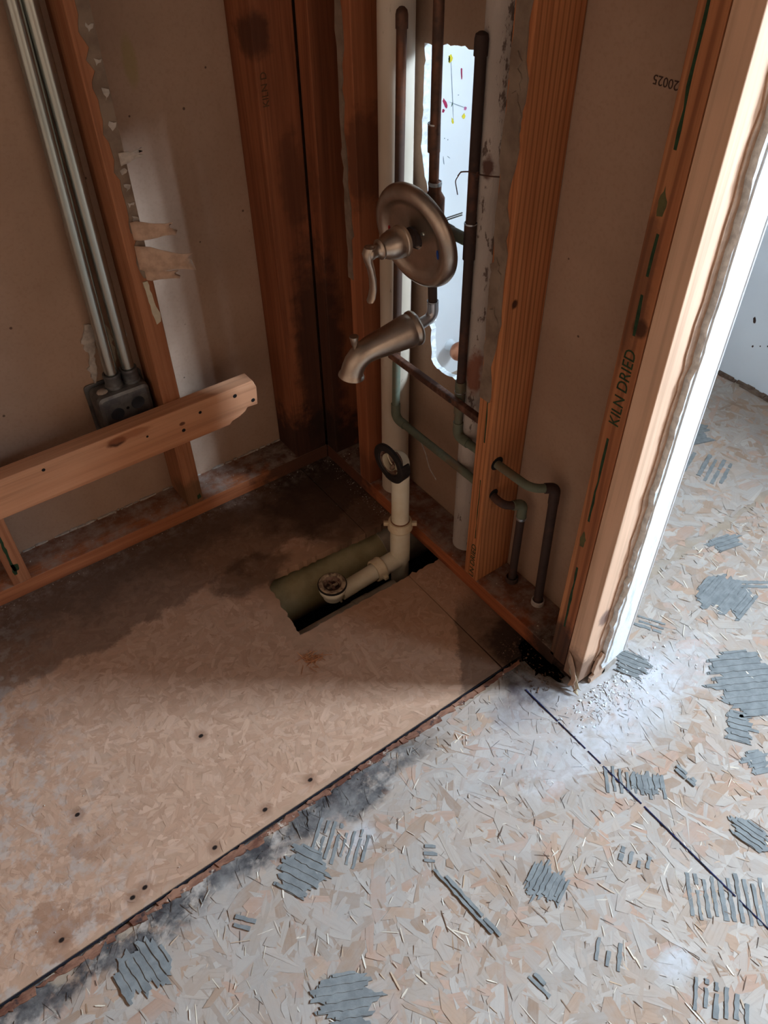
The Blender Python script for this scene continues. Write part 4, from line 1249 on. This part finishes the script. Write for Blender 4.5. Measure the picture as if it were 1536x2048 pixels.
# thick lower lip of the gasket
v, f = [], []
gu = GA.cross(Vector((0, 0, 1))).normalized()
gv = gu.cross(GA).normalized()
s2 = 1 if gu.y < 0 else -1
N_ = 18
for i in range(N_):
    q = math.radians(20 - 125 * i / (N_ - 1))
    for (rr_, dd) in ((0.040, -0.014), (0.0445, -0.014), (0.0455, 0.006), (0.040, 0.0078)):
        v.append(GC + gu * s2 * rr_ * math.cos(q) + gv * rr_ * math.sin(q) + GA * dd)
for i in range(N_ - 1):
    for j in range(4):
        f.append((i * 4 + j, i * 4 + (j + 1) % 4, (i + 1) * 4 + (j + 1) % 4, (i + 1) * 4 + j))
f += [(0, 1, 2, 3), tuple(range((N_ - 1) * 4, N_ * 4))]
mk('gasket', v, f, RUBBER, dr, smooth=True)
lathe('overflow_throat', [(0.0272, 0.004), (0.0265, -0.006), (0.020, -0.016), (0.0001, -0.022)], GC, GA, RUSTIN, dr, 30)
tube('residue', [(GC + gv * -0.016 + GA * -0.008), (GC + gv * -0.018 + GA * 0.001)], [0.006, 0.003], RUSTIN, dr, 8)


def nut(c, ax, par, n=3):
    c, ax = Vector(c), Vector(ax).normalized()
    a = Acc()
    a.add(*lathe_vf([(0.0195, 0.0), (0.0255, 0.0), (0.0275, 0.003), (0.0275, 0.006), (0.0258, 0.008), (0.0258, 0.022), (0.0245, 0.024), (0.0210, 0.024), (0.0205, 0.018)], c, ax, 36))
    x = ax.orthogonal().normalized()
    y = ax.cross(x)
    return a.build('slip_nut', PVC_NUT, par, smooth=True), x, y


ZN = 0.068
n1_ = nut((DX, DY, ZN), Z, dr)[0]
for sg in (-1, 1):
    vx, vy = 0.80 * sg, -0.60 * sg
    v, f = box_vf(-0.0045, 0.0045, -0.0035, 0.0035, ZN + 0.009, ZN + 0.019)
    vv = [(DX + vx * (0.0295 + p[0] * 1.5) - vy * p[1], DY + vy * (0.0295 + p[0] * 1.5) + vx * p[1], p[2]) for p in v]
    mk('nut_wing', vv, f, PVC_NUT, n1_, bevel=0.0008)
lathe('stain_ring', [(0.0193, 0.0), (0.0203, 0.0), (0.0203, 0.004), (0.0193, 0.005)], (DX, DY, ZN + 0.021), Z, plain('brown_stain', lin(150, 104, 76), 0.6), dr, 30)
tube('tee_body', [(DX, DY, ZN + 0.004), (DX, DY, ZN - 0.004), (DX, DY, ZT + 0.012), (DX, DY, ZT - 0.004), (DX, DY, ZT - 0.005), (DX, DY, -0.19)], [0.0215, 0.0222, 0.0222, 0.0222, 0.0205, 0.0205], PVC_NEW, dr, 30)
tube('tee_branch', [(DX - 0.01, DY, ZT), (DX - 0.06, DY, ZT - 0.001)], 0.0215, PVC_NEW, dr, 30)
n2_ = nut((DX - 0.050, DY, ZT - 0.001), (-1, 0, 0), dr)[0]
v, f = box_vf(DX - 0.066, DX - 0.056, DY - 0.034, DY - 0.024, ZT - 0.006, ZT + 0.002)
mk('nut_wing', v, f, PVC_NUT, n2_, bevel=0.0008)
tube('shoe_arm', [(DX - 0.055, DY, ZT - 0.001), (-0.215, DY - 0.002, ZT - 0.006)], 0.0192, PVC_NEW, dr, 28)
SH = Vector((-0.234, DY - 0.002, 0.0))
lathe('drain_shoe', [(0.0001, -0.040), (0.015, -0.038), (0.022, -0.030), (0.024, -0.016), (0.029, -0.010), (0.0305, 0.0), (0.0305, 0.006), (0.024, 0.006)], SH, (0, 0, 1), PVC_NEW, dr, 40)
lathe('drain_washer', [(0.023, 0.006), (0.0318, 0.006), (0.0322, 0.0085), (0.0315, 0.0105), (0.023, 0.0105)], SH, Z, RUBBER, dr, 40, True)
lathe('drain_ring', [(0.0150, 0.004), (0.0205, 0.011), (0.0245, 0.0132), (0.0292, 0.0125), (0.0296, 0.0105), (0.016, 0.002)], SH, Z, SCALE, dr, 40, True)
lathe('drain_throat', [(0.0200, 0.012), (0.0165, 0.006), (0.0145, -0.006), (0.0001, -0.008)], SH, Z, RUSTIN, dr, 8)
tube('crossbar', [SH + Vector((-0.013, 0, 0.002)), SH + Vector((0.013, 0, 0.002))], 0.0034, SCALE, dr, 8)
tube('crossbar', [SH + Vector((0, -0.013, 0.002)), SH + Vector((0, 0.013, 0.002))], 0.0034, RUSTIN, dr, 8)
tube('mould_tab', [SH + Vector((0.012, -0.010, -0.034)), SH + Vector((0.013, -0.011, -0.048))], 0.003, PVC_NEW, dr, 8)

o = thing('main_drain', 'large olive drain pipe lying under the floor cutout', 'drain pipe', (-0.3, -0.268, -0.13))
tube('barrel', [(-1.6, -0.268, -0.088), (-0.045, -0.268, -0.094)], 0.0572, OLIVE, o, 40)
tube('coupling', [(-0.045, -0.268, -0.094), (0.09, -0.268, -0.0945)], 0.0625, GREYPIPE, o, 40)
o = thing('branch_drain', 'thin grey pipe under the near edge of the floor cutout', 'drain pipe', (-0.3, -0.417, -0.10))
tube('barrel', [(-1.6, -0.4095, -0.066), (-0.09, -0.4095, -0.070)], 0.021, GREYPIPE, o, 28)
tube('coupling', [(-0.20, -0.4105, -0.0702), (-0.16, -0.4105, -0.0704)], 0.0238, GREYPIPE, o, 28)


# ------------------------------------------------------------------ small debris
def crumbs(name, n, place, smin, smax, m, parent, kind=True):
    a = Acc()
    for i in range(n):
        x0, y0, z0 = place()
        s = random.uniform(smin, smax) * random.choice([0.5, 0.7, 1, 1])
        pts = [Vector((random.gauss(0, 1), random.gauss(0, 1), random.gauss(0, 0.6))).normalized() * s for _ in range(4)]
        mz = min(p.z for p in pts)
        vs = [(x0 + p.x, y0 + p.y, z0 + p.z - mz) for p in pts]
        a.add(vs, [(0, 1, 2), (0, 2, 3), (0, 3, 1), (1, 3, 2)])
    o = a.build(name, m, parent)
    tag(o, kind='stuff')
    return o


o = crumbs('plaster_crumbs', 560, lambda: random.choice([
    (random.uniform(-0.9, -0.01), -abs(random.gauss(0, 0.012)) - 0.003, 0.0008),
    (-abs(random.gauss(0, 0.014)) - 0.003, random.uniform(-0.27, -0.01), 0.0008),
    (random.uniform(-0.9, -0.09), random.uniform(0.01, 0.086), 0.0382),
    (random.uniform(0.004, 0.086), random.choice([random.uniform(-0.13, -0.05), random.uniform(-0.53, -0.19), random.uniform(-0.78, -0.575)]), 0.0382)]), 0.0006, 0.0024, CRUMB, None)
tag(o, 'tiny white plaster crumbs scattered along the wall plates', 'crumbs')
o = crumbs('plaster_crumbs', 420, lambda: (random.gauss(0.05, 0.07), -0.888 - abs(random.gauss(0, 0.035)), 0.0018), 0.001, 0.004, GYPSUM, None)
tag(o, 'white drywall rubble heaped at the foot of the wall end', 'crumbs')
o = crumbs('wood_crumbs', 260, lambda: (random.uniform(-0.07, -0.004), random.uniform(-0.84, -0.70), 0.0006), 0.001, 0.004, SPLINT, None)
tag(o, 'dark wood crumbs and splinters in the rotted corner', 'crumbs')
o = crumbs('plaster_crumbs', 500, lambda: (random.uniform(-1.2, 0.1), random.uniform(-1.5, -0.04), 0.001), 0.0005, 0.0014, CRUMB, None)
tag(o, 'fine white specks sprinkled over the whole floor', 'crumbs')
# torn tuft of strands by the cutout
a = Acc()
for i in range(46):
    q = random.uniform(0, math.tau)
    L = random.uniform(0.008, 0.026)
    x0, y0 = -0.372 + random.gauss(0, 0.010), -0.508 + random.gauss(0, 0.008)
    a.add(*sweep_vf([(x0, y0, 0.001), (x0 + L * math.cos(q), y0 + L * math.sin(q), random.uniform(0.001, 0.008))], 0.0006, 4))
o = a.build('splinter_tuft', plain('fresh_splinter', lin(196, 134, 90), 0.9), floor)
tag(o, kind='stuff')
# cobweb strand under the green pipe
o = tube('cobweb', fillet([(0.026, -0.335, 0.262), (0.032, -0.352, 0.225), (0.035, -0.362, 0.190), (0.045, -0.375, 0.160)], 0.008, 3), 0.0012, PAPER_GY, None, 6)
tag(o, 'thin dusty cobweb strand hanging below the green copper pipe', 'cobweb')
